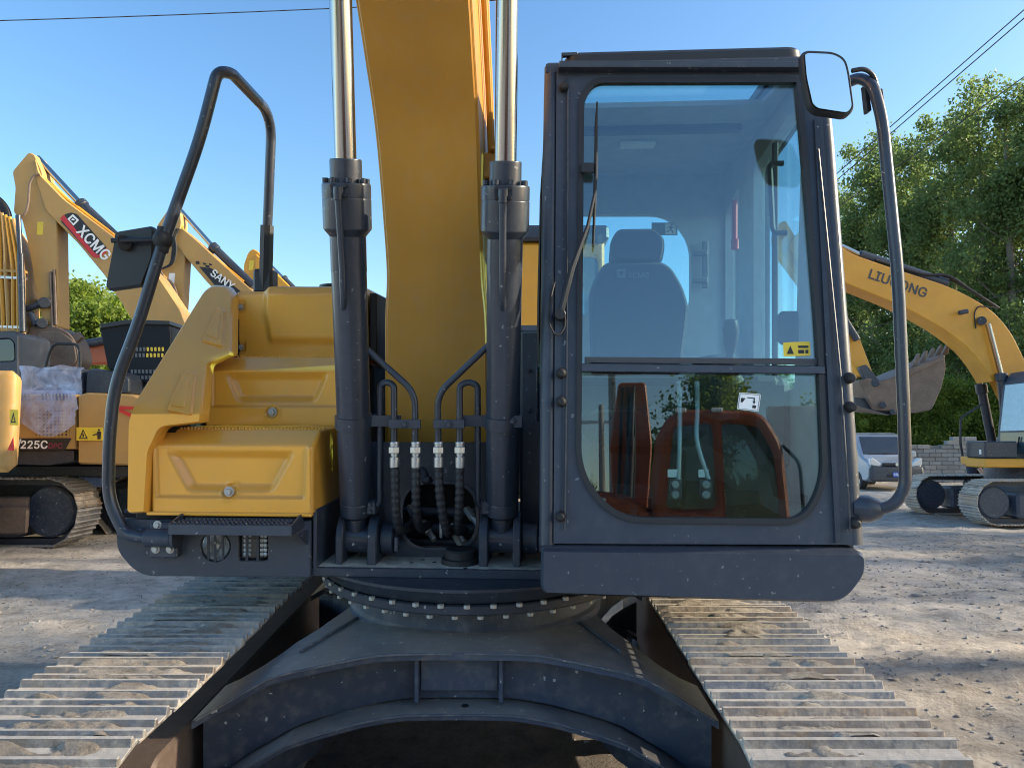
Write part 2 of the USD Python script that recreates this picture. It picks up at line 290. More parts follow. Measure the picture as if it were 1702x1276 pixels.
def earth(name, c1, c2, c3, bump=.03, scale=1.0):
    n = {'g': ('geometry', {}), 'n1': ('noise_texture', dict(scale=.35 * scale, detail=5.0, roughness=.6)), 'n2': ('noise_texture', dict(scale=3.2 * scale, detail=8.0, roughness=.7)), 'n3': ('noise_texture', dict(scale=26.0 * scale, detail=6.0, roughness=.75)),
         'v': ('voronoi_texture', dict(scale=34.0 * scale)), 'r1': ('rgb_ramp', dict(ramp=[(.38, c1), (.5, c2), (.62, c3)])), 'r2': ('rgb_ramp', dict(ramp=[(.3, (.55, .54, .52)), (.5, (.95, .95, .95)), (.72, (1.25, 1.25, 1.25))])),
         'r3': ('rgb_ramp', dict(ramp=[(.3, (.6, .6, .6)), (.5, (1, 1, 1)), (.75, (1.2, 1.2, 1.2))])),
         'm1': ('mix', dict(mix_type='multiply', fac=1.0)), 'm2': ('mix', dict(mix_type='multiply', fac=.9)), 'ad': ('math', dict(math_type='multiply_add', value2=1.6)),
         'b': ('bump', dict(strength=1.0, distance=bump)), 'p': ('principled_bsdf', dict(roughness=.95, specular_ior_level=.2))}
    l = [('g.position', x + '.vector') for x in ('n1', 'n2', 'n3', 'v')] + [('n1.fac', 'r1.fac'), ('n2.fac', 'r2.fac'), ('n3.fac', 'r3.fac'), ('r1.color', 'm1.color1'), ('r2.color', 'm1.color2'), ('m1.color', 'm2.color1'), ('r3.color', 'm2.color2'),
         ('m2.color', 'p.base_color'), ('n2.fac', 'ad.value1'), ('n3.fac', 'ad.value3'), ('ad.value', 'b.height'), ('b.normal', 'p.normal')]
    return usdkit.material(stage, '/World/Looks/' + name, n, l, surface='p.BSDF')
M['seam'] = paint('worn_edge_paint', (.10, .105, .115), .5, (.05, .06, .08), dust=.6, dustcol=(.4, .36, .3), chips=.9, scale=3.0)
M['chipped'] = paint('chipped_strip', (.03, .036, .05), .4, dust=.3, chips=1.0, chipcol=(.62, .62, .6), scale=1.6)
M['ground'] = earth('dry_earth', (.42, .37, .305), (.52, .465, .39), (.58, .53, .46), bump=.045)
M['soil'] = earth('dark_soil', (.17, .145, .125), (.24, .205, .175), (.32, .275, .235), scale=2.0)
M['mud'] = earth('dried_mud', (.36, .315, .26), (.46, .415, .35), (.52, .475, .41), bump=.01, scale=5.0)
def leafm(name, a, b, c, trans=.42):
    n = {'g': ('geometry', {}), 'r': ('rgb_ramp', dict(ramp=[(0, a), (.6, b), (1, c)])), 'd': ('principled_bsdf', dict(roughness=.55, specular_ior_level=.3)), 't': ('translucent_bsdf', {}),
         'h': ('hsv', dict(hue=.485, saturation=1.1, value=1.9)), 'm': ('mix_closure', dict(fac=trans))}
    l = [('g.random_per_island', 'r.fac'), ('r.color', 'd.base_color'), ('r.color', 'h.color'), ('h.color', 't.color'), ('d.BSDF', 'm.closure1'), ('t.BSDF', 'm.closure2')]
    return usdkit.material(stage, '/World/Looks/' + name, n, l, surface='m.closure')
M['leaf'] = leafm('poplar_leaves', (.105, .16, .058), (.15, .215, .072), (.27, .29, .08))
M['leaf2'] = leafm('bush_leaves', (.12, .17, .03), (.18, .22, .04), (.25, .26, .05), .45)
M['leaf3'] = leafm('conifer_needles', (.05, .08, .05), (.07, .10, .06), (.09, .12, .07), .2)
M['bark'] = paint('bark', (.16, .14, .11), .9, (.10, .085, .07), dust=.2, bump=.3, scale=4.0)
M['block'] = paint('grey_block', (.27, .26, .25), .9, (.22, .215, .205), dust=.4, dustcol=(.34, .31, .27), bump=.1, scale=2.0)
M['block2'] = paint('dull_block', (.22, .215, .21), .9, (.19, .18, .17), dust=.4, dustcol=(.30, .28, .25), bump=.1, scale=2.0)
M['mortar'] = plain('mortar', (.17, .165, .155), .95)
# ------------------------------------------------------------------ the excavator in the middle
ex = thing('crawler_excavator', 'large yellow and charcoal excavator seen head-on, filling the middle of the yard', 'excavator', c2w(BASE_C), rx=PITCH)
X0 = -.17
def shell(P, t):
    """closed plate from a grid of top points P (n, m, 3), t a 3D offset to the other side"""
    n, m = P.shape[:2]; v = np.vstack([P.reshape(-1, 3), (P + A(t)).reshape(-1, 3)]); f = gridf(n, m); N = n * m
    ring = list(range(m)) + [i * m + m - 1 for i in range(1, n)] + [(n - 1) * m + j for j in range(m - 2, -1, -1)] + [i * m for i in range(n - 2, 0, -1)]
    r = A(ring); r2 = np.roll(r, -1); return fix(v, np.vstack([f, f[:, ::-1] + N, quads(np.stack([r, r + N, r2 + N, r2], 1))]))
def loop_at(s, y0, y1, zc, R):
    """point, tangent, outward normal at arc length s of a track's loop in the plane (y, z)"""
    L = y1 - y0; tot = 2 * L + 2 * math.pi * R; s = s % tot
    if s < L: return A([y1 - s, zc + R]), A([-1., 0]), A([0, 1.])
    s -= L
    if s < math.pi * R: a = math.pi / 2 + s / R; return A([y0 + R * math.cos(a), zc + R * math.sin(a)]), A([-math.sin(a), math.cos(a)]), A([math.cos(a), math.sin(a)])
    s -= math.pi * R
    if s < L: return A([y0 + s, zc - R]), A([1., 0]), A([0, -1.])
    s -= L; a = -math.pi / 2 + s / R; return A([y1 + R * math.cos(a), zc + R * math.sin(a)]), A([-math.sin(a), math.cos(a)]), A([math.cos(a), math.sin(a)])
SHOE = A([(-.086, 0), (-.086, .011), (-.077, .011), (-.071, .029), (-.061, .029), (-.054, .011), (-.013, .010), (-.007, .026), (.003, .026), (.009, .010), (.044, .010), (.050, .026), (.060, .026), (.066, .011), (.082, .013), (.082, .004)])
def make_track(parent, xc, width, y0, y1, zc, R, n, mats, xf, seed=0, smat=None, prof=SHOE):
    rng = random.Random(seed); tot = 2 * (y1 - y0) + 2 * math.pi * R; ss = np.linspace(0, tot, 80, endpoint=False)
    outer, inner = [], []
    for s in ss:
        p, t, nn = loop_at(s, y0, y1, zc, R); outer.append(p - nn * .002); inner.append(p - nn * .075)
    belt = prism(A(outer), .2, lambda p, d: np.stack([xc - .1 + d, p[:, 0], p[:, 1]], -1), holes=[A(inner)])
    tr = obj('track', belt, smat or M['dark'], parent, xf)
    sc = tot / n / .1704
    for i in range(n):
        p, t, nn = loop_at((i + .5) * tot / n, y0, y1, zc, R); k = rng.uniform(-.012, .012); t = A([t[0] - nn[0] * k, t[1] - nn[1] * k])
        nn = A([-t[1], t[0]]) if (A([-t[1], t[0]]) @ nn) > 0 else A([t[1], -t[0]]); xo = xc + rng.uniform(-.004, .004)
        o = A([xo - width / 2, p[0], p[1]]) + A([0, nn[0], nn[1]]) * rng.uniform(-.002, .002)
        sh = prism(prof * A([sc, 1]), width, mfree(o, (0, t[0], t[1]), (0, nn[0], nn[1]), (1, 0, 0)), bev=(.0015, .002), both=True)
        obj('track_shoe', sh, mats[rng.random() < .3], tr, xf, smooth=20)
    return tr
tl = {}
for side, xc in (('l', X0 - .955), ('r', X0 + .955)):
    tr = make_track(ex, xc, .495, 1.735, 4.47, -1.232, .377, 46, (M['shoe'], M['shoe2']), XC, 3 if side == 'l' else 8)
    tl[side] = tr
    s = -1 if side == 'l' else 1
    wh = []
    for yy, r, nm in ((1.74, .29, 'idler'), (4.46, .30, 'sprocket')):
        obj(nm, [cyl((xc - .09, yy, -1.232), (xc + .09, yy, -1.232), r - .02, n=36, b=.02), cyl((xc - .13, yy, -1.232), (xc + .13, yy, -1.232), .12)], M['frame'], tr, XC)
    for k in range(6): obj('track_roller', cyl((xc - .11, 2.1 + .4 * k, -1.47), (xc + .11, 2.1 + .4 * k, -1.47), .075, n=18), M['frame'], tr, XC)
    fr = prism(rp([(1.95, -1.36), (1.95, -1.16), (2.1, -1.06), (4.1, -1.06), (4.25, -1.2), (4.2, -1.38)], .03), .24, lambda p, d: np.stack([xc - .12 + d, p[:, 0], p[:, 1]], -1), bev=.01, both=True)
    obj('track_frame', fr, M['bucket'], tr, XC)
    # small plate steps between the track and the carbody, dusty on top
    xi = xc - s * .2
    obj('track_step', [box((xc - s * .31, 1.93, -1.15), (.22, .42, .02), .004), box((xc - s * .41, 1.93, -1.20), (.02, .42, .10), .004)], M['frame'], tr, XC)
    # dried mud caked in a crust between the grousers
    tot = 2 * (4.47 - 1.735) + 2 * math.pi * .377; crust = []
    for k in range(46):
        p, t, nn = loop_at((k + .5) * tot / 46, 1.735, 4.47, -1.232, .377)
        if nn[1] < .3: continue
        u_, w_ = np.meshgrid(np.linspace(-.235, .235, 64), np.linspace(-.078, .078, 20), indexing='ij'); q = np.stack([u_ * 9 + k * 9.1 + s * 50, w_ * 19 + k * 3.7, 0 * u_], -1)
        h = .075 * np.maximum(meshkit.fbm(q, 4, 31) * np.exp(-(u_ / .21) ** 4) - .33 + .16 * (meshkit.noise(A([[k * .31, s, 0]]))[0] - .5), -.03) + .009 * (meshkit.fbm(q * 5, 4, 7) - .5); h = np.minimum(h, .020 + .006 * (meshkit.fbm(q * 3, 2, 9) - .5)) + .006
        P = np.stack([xc + u_, p[0] + t[0] * w_ + nn[0] * h, p[1] + t[1] * w_ + nn[1] * h], -1); crust.append((P.reshape(-1, 3), gridf(64, 20)[:, ::-1] if t[0] < 0 else gridf(64, 20)))
    obj('dried_mud', crust, M['mud'], tr, XC, smooth=60, kind='stuff')

# --- carbody with its two arched cross beams
ztop = lambda a: np.interp(a, [0, .20, .25, .30, .52, .58, .80], [-.842, -.842, -.844, -.850, -.885, -.900, -1.015])
zbot = lambda a: np.interp(a, [0, .17, .22, .30, .45, .52, .66, .80], [-1.028, -1.029, -1.034, -1.046, -1.080, -1.100, -1.172, -1.26])
dfr = lambda a: 2.32 - .10 * (a / .77) ** 2
dbk = lambda a: np.interp(a, [0, .44, .455, .485, .51, .525, .56, .605, .665, .73, .80], [3.0, 3.0, 2.96, 2.84, 2.76, 2.70, 2.62, 2.54, 2.48, 2.46, 2.48])
xs = np.linspace(-.79, .79, 121); aa = np.abs(xs)
cb = None
for mir in (0, 1):
    XM = (lambda v: XC(np.asarray(v))) if not mir else (lambda v: XC(np.asarray(v) * A([1, -1, 1]) + A([0, 6.0, 0])))
    fixm = (lambda s: s) if not mir else (lambda s: (s[0], s[1][:, ::-1]))
    v = np.linspace(0, 1, 14); D = dfr(aa)[:, None] * (1 - v) + dbk(aa)[:, None] * v
    P = np.stack([np.repeat((xs + X0)[:, None], 14, 1), D, np.repeat(ztop(aa)[:, None], 14, 1)], -1)
    top = fixm(shell(P, (0, 0, -.024)))
    if cb is None: cb = obj('carbody', top, M['frame'], ex, XM, smooth=25)
    else: obj('top_plate', top, M['frame'], cb, XM, smooth=25)
    w = np.linspace(0, 1, 4); z0, z1 = zbot(aa) + .01, ztop(aa) - .012
    P = np.stack([np.repeat((xs + X0)[:, None], 4, 1), np.repeat((dfr(aa) + .085)[:, None], 4, 1), z0[:, None] * (1 - w) + z1[:, None] * w], -1)
    obj('beam_web', fixm(shell(P, (0, .02, 0))), M['frame'], cb, XM, smooth=25)
    wd = .13 + .10 * np.exp(-(xs / .22) ** 4)
    P = np.stack([np.repeat((xs + X0)[:, None], 3, 1), (dfr(aa) - .012)[:, None] + A([0, .5, 1])[None] * wd[:, None], np.repeat(zbot(aa)[:, None], 3, 1)], -1)
    obj('beam_flange', fixm(shell(P, (0, 0, -.02))), M['frame'], cb, XM, smooth=25)
    for s in (-1, 1): obj('beam_rib', fixm(boxb(X0 + s * .135 - .008, X0 + s * .135 + .008, 2.36, 2.41, -1.02, -.862, .003)), M['frame'], cb, XM)
    obj('beam_rib', fixm(boxb(X0 - .126, X0 + .126, 2.385, 2.4, -.99, -.872, .003)), M['frame'], cb, XM)
    for s in (-1, 1):
        P = np.stack([np.stack([X0 + s * np.interp(y, [2.3, 2.385, 2.56, 2.73, 3.0], [.77, .655, .55, .5, .445]) * np.ones(3), y * np.ones(3), np.linspace(-1.0, -1.3, 3)], -1) for y in np.linspace(2.32, 3.0, 12)])
        obj('beam_web', fixm(shell(P, (-s * .018, 0, 0))), M['frame'], cb, XM, smooth=25)
for s in (-1, 1):
    w_ = A([[X0 + s * x_, y_, ztop(abs(x_)) + .003] for x_, y_ in np.linspace((.40, 2.74), (.53, 2.44), 14)]); obj('weld_bead', tube(w_, .005, 6), M['seam'], cb, XC)
    w_ = A([[X0 + s * x_, dfr(abs(x_)) - .001, ztop(abs(x_)) - .004] for x_ in np.linspace(.02, .78, 60)]); obj('worn_edge', tube(w_, .0035, 6), M['seam'], cb, XC)
    w_ = A([[X0 + s * x_, dfr(abs(x_)) - .0125, zbot(abs(x_)) - .004] for x_ in np.linspace(.0, .78, 60)]); obj('worn_edge', tube(w_, .0035, 6), M['seam'], cb, XC)
obj('drain_hole', cyl((X0 + .02, 2.365, -1.030), (X0 + .02, 2.365, -1.0265), .012), M['rubber'], cb, XC)
SL = A([-.145, 3.0, 0])
obj('slew_base', lathe([(.40, -.88), (.50, -.88), (.502, -.848), (.49, -.838), (.487, -.76), (.50, -.755), (.50, -.75), (.40, -.75)], SL, (0, 0, 1), 64), M['frame'], cb, XC)
sr = obj('slew_bearing', [lathe([(.45, -.752), (.60, -.752), (.605, -.747), (.605, -.722), (.60, -.718), (.45, -.718)], SL, (0, 0, 1), 72), lathe([(.45, -.714), (.595, -.714), (.61, -.70), (.64, -.668), (.64, -.658), (.45, -.658)], SL, (0, 0, 1), 72)], M['dark'], ex, XC)
for k in range(44):
    a = -math.pi / 2 + (k - 21.5) * 2 * math.pi / 44
    if abs(k - 21.5) < 12:
        p = SL + A([.588 * math.cos(a), .588 * math.sin(a), -.7535]); obj('bearing_bolt', hexbolt(p, (0, 0, -1), .011, .010, False), M['bolt'], sr, XC)
        a += .07; p = SL + A([.603 * math.cos(a), .603 * math.sin(a), -.7135]); obj('bearing_bolt', hexbolt(p, (0, 0, -1), .0115, .011, False), M['bolt'], sr, XC)

# --- upper structure: deck, tower plates
dk = obj('deck', [prism([(-.86, 2.50), (-.02, 2.50), (-.02, 3.5), (-.86, 3.5)], .028, mxy(-.627)), boxb(-.86, .9, 3.5, 4.9, -.66, -.62)], paint('deck_paint', (.03, .034, .043), .45, dust=.8, dustcol=(.58, .52, .42), chips=.9, bump=.03, scale=4.0, up=.95), ex, XU)
obj('deck_edge', boxb(-.86, -.02, 2.488, 2.4995, -.658, -.628, .002), M['dark'], dk, XU)
for px, py in ((680, 936), (695, 932), (718, 935), (750, 939), (775, 942)):
    q = U(px, py, 2.53); obj('deck_hole', cyl((q[0], 2.495 + (943 - py) * .011, -.6275), (q[0], 2.495 + (943 - py) * .011, -.6262), .008, n=14), M['rubber'], dk, XU)
q = U(765, 935, 2.58); obj('swivel_cap', lathe([(0, .05), (.05, .05), (.056, .044), (.056, .02), (.066, .018), (.068, 0)], (q[0], 2.585, -.628), (0, 0, 1), 40), M['rubber'], dk, XU)
tp = obj('tower_plate', prism([(598, 934), (598, 735), (808, 735), (808, 934)], .022, mu(2.66), holes=[rp([(668, 911), (668, 803), (792, 803), (792, 911)], 48, 8)]), M['dark'], ex, XU)
obj('hole_rim', prism(rp([(664, 915), (664, 799), (796, 799), (796, 915)], 50, 8), .008, mu(2.652), holes=[rp([(669, 910), (669, 804), (791, 804), (791, 910)], 47, 8)]), M['cylp'], tp, XU)
for xx, w in ((-.72, .02), (-.20, .02)): obj('tower_side', boxb(xx - w / 2, xx + w / 2, 2.69, 3.6, -.62, -.12), M['dark'], tp, XU)
obj('tower_back', boxb(-.72, -.2, 2.96, 2.98, -.62, -.38), M['rubber'], tp, XU)
for y, dx, r in ((850, 0, .018), (878, .06, .022), (900, -.03, .016)):
    q = U(730, y, 2.85); obj('valve_pipe', cyl((q[0] - .15 + dx, 2.85, q[2]), (q[0] + .15, 2.85, q[2]), r), M['dark'], tp, XU)
for px, py, u in ((703, 868, 2.78), (752, 872, 2.78), (775, 845, 2.8), (757, 890, 2.74), (680, 842, 2.8)):
    q = U(px, py, u); obj('hose_fitting', [cyl(q, q + A([.03, -.04, -.03]), .015, n=6), cyl(q + A([.03, -.04, -.03]), q + A([.055, -.07, -.05]), .011)], M['zinc'], tp, XU)
q = U(733, 875, 2.76); obj('tie_plate', box(q, (.012, .01, .085), .002), M['steelwh'], tp, XU)

# --- boom
bs = [(2.90, -.36, .20, .34), (2.88, -.28, .205, .36), (2.85, -.1, .198, .40), (2.83, .22, .195, .42), (2.80, .43, .181, .43), (2.73, .64, .180, .44), (2.62, .92, .182, .45), (2.49, 1.10, .183, .46), (2.37, 1.25, .184, .46), (2.1, 1.52, .184, .47), (1.7, 1.85, .184, .48), (1.1, 2.2, .184, .5), (.4, 2.45, .18, .48), (-.5, 2.6, .175, .42), (-1.4, 2.55, .17, .32), (-1.9, 2.45, .165, .22)]
from scipy.interpolate import PchipInterpolator
tt = np.arange(len(bs)); ti = np.linspace(0, len(bs) - 1, 90); bsi = np.stack([PchipInterpolator(tt, A(bs)[:, k])(ti) for k in range(4)], 1)
tan = np.gradient(bsi[:, :2], axis=0); tan /= np.linalg.norm(tan, axis=1)[:, None]
BX = -.462
def boom_pts(i, x, back): nrm = A([tan[i, 1], -tan[i, 0]]); q = bsi[i, :2] + nrm * back; return (BX + x, q[0], q[1])
rows = []
for i in range(90):
    hw, th = bsi[i, 2], bsi[i, 3]; e = .006
    rows.append([boom_pts(i, x, b) for x, b in ((-hw + e, 0), (hw - e, 0), (hw, e), (hw, th - e), (hw - e, th), (-hw + e, th), (-hw, th - e), (-hw, e))])
R_ = A(rows); v = R_.reshape(-1, 3); f = gridf(90, 8, True); cap = A([[0, k, k + 1] for k in range(1, 7)])
boom = obj('boom', fix(v, np.vstack([f, cap[:, ::-1], cap + 89 * 8])), M['boomy'], ex, XU, smooth=28)
# the bottom plate stands proud of the side plates, weld bead along it
for s in (-1, 1):
    obj('boom_weld', tube([boom_pts(i, s * (bsi[i, 2] + .001), .012) for i in range(90)], .006, 6), M['boomy'], boom, XU)
for off in (.10, .17): obj('boom_pipe', tube([boom_pts(i, bsi[i, 2] + .022, off + bsi[i, 3] * .4) for i in range(22, 84)], .012, 8), M['boomy'], boom, XU)
q = U(813, 268, 2.75); obj('pipe_clamp', [box((BX + .2, 2.98, q[2] + .03), (.07, .16, .10), .006), box((BX + .222, 2.9, q[2] + .09), (.03, .05, .012), .002)], M['boomy'], boom, XU)
st = [(-1.9, 2.55), (-1.55, 2.5), (-2.2, 1.0), (-2.75, -.3), (-2.95, -.3), (-2.6, 1.3), (-2.3, 2.6)]
obj('stick', prism(rp(st, .06), .3, lambda p, d: np.stack([BX - .15 + d, p[:, 0], p[:, 1]], -1), bev=.01, both=True), M['boomy'], boom, XU)
bk = [(-2.95, -.35), (-2.7, -.3), (-2.6, -.9), (-2.75, -1.35), (-3.3, -1.45), (-3.6, -1.1), (-3.5, -.95), (-3.2, -.75)]
obj('bucket', prism(rp(bk, .06), .95, lambda p, d: np.stack([BX - .475 + d, p[:, 0], p[:, 1]], -1), bev=.01, both=True), M['bucket'], boom, XU)

# --- the two boom cylinders with their pipes and hoses
def on_line(p0, p1, py):
    D0, D1 = [-p[0] * SY + p[1] * CY for p in (p0, p1)]; k = 638 - py; t = (k * D0 - F * p0[2]) / (F * (p1[2] - p0[2]) - k * (D1 - D0)); return p0 + t * (p1 - p0)
FWD = A([0, -1.0, 0])
def on_rod(p): return p
for side in (-1, 1):
    if side < 0: p0, p1, dy = U(594, 893, 2.62), U(566, 0, 2.22), 0
    else: p0, p1, dy = U(834, 893, 2.62), U(843, 0, 2.22), 4
    ax = (p1 - p0) / np.linalg.norm(p1 - p0); L = lambda py: on_line(p0, p1, py); h = lambda py: (L(py) - p0) @ ax
    front = FWD - ax * (FWD @ ax); front /= np.linalg.norm(front); lat = np.cross(front, ax)
    cy = obj('boom_cylinder', lathe([(0, h(862)), (.034, h(862)), (.036, h(858)), (.056, h(853)), (.058, h(850)), (.058, h(834)), (.0555, h(832)), (.0575, h(830)), (.0575, h(452 + dy)), (.0585, h(451 + dy)), (.0585, h(394 + dy)), (.060, h(392 + dy)), (.076, h(382 + dy)), (.078, h(379 + dy)), (.078, h(332 + dy)), (.0768, h(331 + dy)), (.0768, h(329.5 + dy)), (.078, h(328.5 + dy)), (.078, h(308 + dy)), (.076, h(305.5 + dy)), (.051, h(305 + dy)), (.051, h(267 + dy)), (.049, h(265 + dy)), (.036, h(265 + dy)), (.036, h(268 + dy))], p0, ax, 48), M['cylp'], ex, XU, smooth=35)
    obj('piston_rod', cyl(p0 + ax * (h(268 + dy) - .05), p0 + ax * (h(0) + 1.1), .0345, n=40), M['chrome'], cy, XU)
    obj('cylinder_eye', [cyl(p0 + A([-.055, 0, 0]), p0 + A([.055, 0, 0]), .052, n=32), tube([p0, p0 + ax * h(858)], .040, 24)], M['cylp'], cy, XU)
    obj('grease_nipple', hexbolt(p0 + front * .05, front, .005, .006, False), M['zinc'], cy, XU)
    for k in range(8):
        a = 2 * math.pi * (k + .5) / 8; o = p0 + ax * h(305 + dy) + .066 * (math.cos(a) * front + math.sin(a) * lat)
        obj('head_bolt', cyl(o, o + ax * .016, .0095, n=12), M['cylp'], cy, XU)
    # port block on the head with its elbow
    pc = L(318 + dy) + front * .078; fp = mfree(pc, lat, ax, front)
    pb = obj('port_block', prism(rp([(-.028, -.022), (.028, -.022), (.028, .022), (-.028, .022)], .006), -.014, fp), M['cylp'], cy, XU)
    pb2 = box(pc + front * .012, (.030, .02, .03), .004); obj('port_elbow', [pb2, cyl(pc + front * .018 + ax * .012, pc + front * .018 - ax * .03, .0135, n=16)], M['cylp'], cy, XU)
    for i in (-1, 1):
        for j in (-1, 1): obj('port_bolt', cyl(pc + lat * i * .02 + ax * j * .014, pc + lat * i * .02 + ax * j * .014 + front * .014, .0062, n=12), M['black'], cy, XU)
    if side < 0: path = [pc + front * .018 - ax * .02, L(430) + front * .074, L(500) + front * .073 + lat * 0, U(573, 548, 2.48), U(690, 652, 2.49), U(690, 738, 2.50)]; ux = (632, 655); fx = (655.5, 691)
    else: path = [pc + front * .018 - ax * .02, L(430) + front * .074, L(500) + front * .073, U(839, 548, 2.47), U(727, 655, 2.49), U(728.5, 738, 2.50)]; ux = (794, 764); fx = (764.5, 729)
    obj('oil_pipe', tube(bend(path, [.03, .03, .3, .05, .05, .03], 7), .0112, 12), M['cylp'], cy, XU)
    a, b = ux; up = [U(b, 738, 2.50), U(b, 662, 2.50), U(b, 640, 2.50), U((a + b) / 2, 634, 2.505), U(a, 640, 2.51), U(a, 665, 2.52), U(a, 820, 2.56), U(a, 838, 2.57), U(a - side * -12 * 1.0 if side < 0 else a + 12, 842, 2.585)]
    up[-1] = U(a - 16 if side < 0 else a + 16, 842, 2.59)
    obj('oil_pipe', tube(bend(up, [.03, .03, .025, .02, .025, .03, .03, .02, .02], 6), .0112, 12), M['cylp'], cy, XU)
    q = U(618 if side < 0 else 811, 842, 2.585); obj('base_port', [box(q, (.045, .05, .05), .006), cyl(q + A([0, -.02, 0.012]), q + A([0, -.034, .012]), .007, n=8), cyl(q + A([0, -.02, -.012]), q + A([0, -.034, -.012]), .007, n=8)], M['cylp'], cy, XU)
    # clamp band, its arm and the pipe saddle
    hc = h(700); cl = obj('clamp_band', lathe([(.058, hc - .021), (.064, hc - .021), (.064, hc + .021), (.058, hc + .021)], p0, ax, 40), M['cylp'], cy, XU)
    xa, xb = (612, 666) if side < 0 else (766, 822)
    u_arm = L(700)[1]; qa, qb = U(xa, 700, u_arm), U(xb, 700, u_arm)
    obj('clamp_arm', [prism([(xa, 690), (xb, 690), (xb, 709), (xa, 709)], .008, mu(2.515), bev=(.6, .0015))], M['cylp'], cl, XU)
    e0, e1 = (559, 577) if side < 0 else (851, 868)
    obj('clamp_ear', prism(rp([(e0, 690), (e1, 690), (e1, 711), (e0, 711)], 2), .02, mu(2.475), bev=(.6, .002)), M['cylp'], cl, XU)
    q = U((e0 + e1) / 2 + (4 if side < 0 else -8), 700, 2.473); obj('clamp_bolt', hexbolt(q, FWD, .009, .008), M['cylp'], cl, XU)
    s0, s1 = (646, 699) if side < 0 else (720, 772)
    obj('pipe_saddle', [prism(rp([(s0, 697), (s1, 697), (s1, 712), (s0, 712)], 2), .008, mu(2.475), bev=(.6, .002)), prism(rp([(s0, 697), (s1, 697), (s1, 712), (s0, 712)], 2), .008, mu(2.513), bev=(.6, .002))], M['cylp'], cl, XU)
    q = U((s0 + s1) / 2, 705, 2.474); obj('clamp_bolt', hexbolt(q, FWD, .009, .009), M['cylp'], cl, XU)
    for x in fx:
        t0 = U(x, 730, 2.50); down = A([0, 0, -1.0]); mm = 1 / F * 2.5
        ft = obj('hose_nut', [lathe([(.010, 0), (.0155, 0), (.0165, .002), (.0165, .006), (.0155, .008), (.0155, .018), (.012, .020)], U(x, 734, 2.5), down, 18), cyl(U(x, 742, 2.5), U(x, 753, 2.5), .0195, n=6, b=.002)], M['zinc'], cy, XU)
        obj('hose_ferrule', lathe([(.012, 0), (.0135, .001), (.0135, .006), (.0115, .008), (.0115, .012), (.0165, .014), (.0165, .046), (.0145, .05), (.010, .05)], U(x, 753, 2.5), down, 24), M['zinc'], ft, XU)
    hp = {655.5: [(656, 776, 2.5), (657, 815, 2.5), (658, 855, 2.51), (664, 885, 2.56), (684, 872, 2.66), (695, 850, 2.8)], 691: [(691, 776, 2.5), (691, 820, 2.5), (692, 858, 2.53), (698, 880, 2.62), (712, 872, 2.78)],
          729: [(729, 776, 2.5), (730, 815, 2.5), (736, 858, 2.52), (744, 888, 2.58), (752, 878, 2.75)], 764.5: [(764, 776, 2.5), (764, 820, 2.5), (762, 860, 2.53), (760, 885, 2.6), (772, 880, 2.72)]}
    for x in fx:
        pp = bend([U(*q) for q in hp[x]], .07, 8); from_ = np.cumsum(np.r_[0, np.linalg.norm(np.diff(pp, axis=0), axis=1)]); s_ = np.linspace(0, from_[-1], 90); pp = np.stack([np.interp(s_, from_, pp[:, k]) for k in range(3)], 1)
        obj('hydraulic_hose', tube(pp, .0152 + .0011 * np.sign(np.sin(s_ * 260 + x)), 14), M['hose'], cy, XU, smooth=50)
    # clevis plates and pin caps on the deck
    for k, (a, b) in enumerate(((561, 573), (613, 629)) if side < 0 else ((797, 812), (853, 866))):
        xa, xb = U(a, 893, 2.56)[0], U(b, 893, 2.56)[0]; cz = p0[2]
        obj('clevis_plate', prism(A([(2.53, -.628), (2.53, cz)] + arc((2.62, cz), .092, 175, 5, 12) + [(2.71, cz), (2.71, -.628)]), xb - xa, myz(xa), bev=.004, both=True), M['dark'], cy, XU)
    if side < 0: a, b = U(629, 893, 2.56)[0], U(629, 893, 2.56)[0] + .05
    else: a, b = U(866, 893, 2.56)[0], U(866, 893, 2.56)[0] + .06
    obj('pivot_pin', [cyl((a, 2.62, p0[2]), (b, 2.62, p0[2]), .055, n=32, b=.006), cyl((a, 2.62, p0[2]), (b + .012, 2.62, p0[2]), .03, n=24)], M['dark'], cy, XU)
    obj('pin_keeper', [box((b + .012 if side < 0 else b + .008, 2.575, p0[2] - .01), (.014, .03, .05), .002)], M['cylp'], cy, XU)
q = U(709, 793, 2.6); obj('loose_hose_end', [tube(bend([U(700, 780, 2.62), U(708, 788, 2.6), U(705, 800, 2.58), U(716, 797, 2.57)], .02), .013, 12)], M['hose'], ex, XU)

# --- left front: skirt, lamps, step
SK = 2.47
skirt = obj('front_skirt', prism(rp([(199, 862), (193, 884), (194, 915), (230, 957), (516, 959), (516, 865)], [4, 10, 28, 40, 3, 2], 8), .016, mu(SK), bev=(1.2, .003), holes=[A(arc((358, 908), 25, 0, 359, 28)), rp([(397, 886), (445, 886), (445, 931), (397, 931)], 5)]), M['char'], ex, XU)
obj('skirt_side', boxb(-.832, -.818, SK + .0165, 2.95, -.655, -.43, .004), M['char'], skirt, XU)
obj('skirt_top', boxb(-1.50, -.834, SK + .0165, 2.95, -.449, -.437, .003), M['char'], skirt, XU)
obj('skirt_back', boxb(-1.5, -.834, SK + .09, SK + .10, -.65, -.45, .003), M['rubber'], skirt, XU)
q = U(360, 907, SK + .035)
lp = obj('work_lamp', [lathe([(.0, .05), (.036, .045), (.047, .01), (.049, -.006), (.046, -.008), (.044, .0), (.034, .012), (.02, .024), (.010, .028), (.0, .03)], q, (0, 1, 0), 36)], M['lamp'], skirt, XU)
obj('bulb_shield', cyl(q + A([0, -.002, 0]), q + A([0, .02, 0]), .011), M['zinc'], lp, XU)
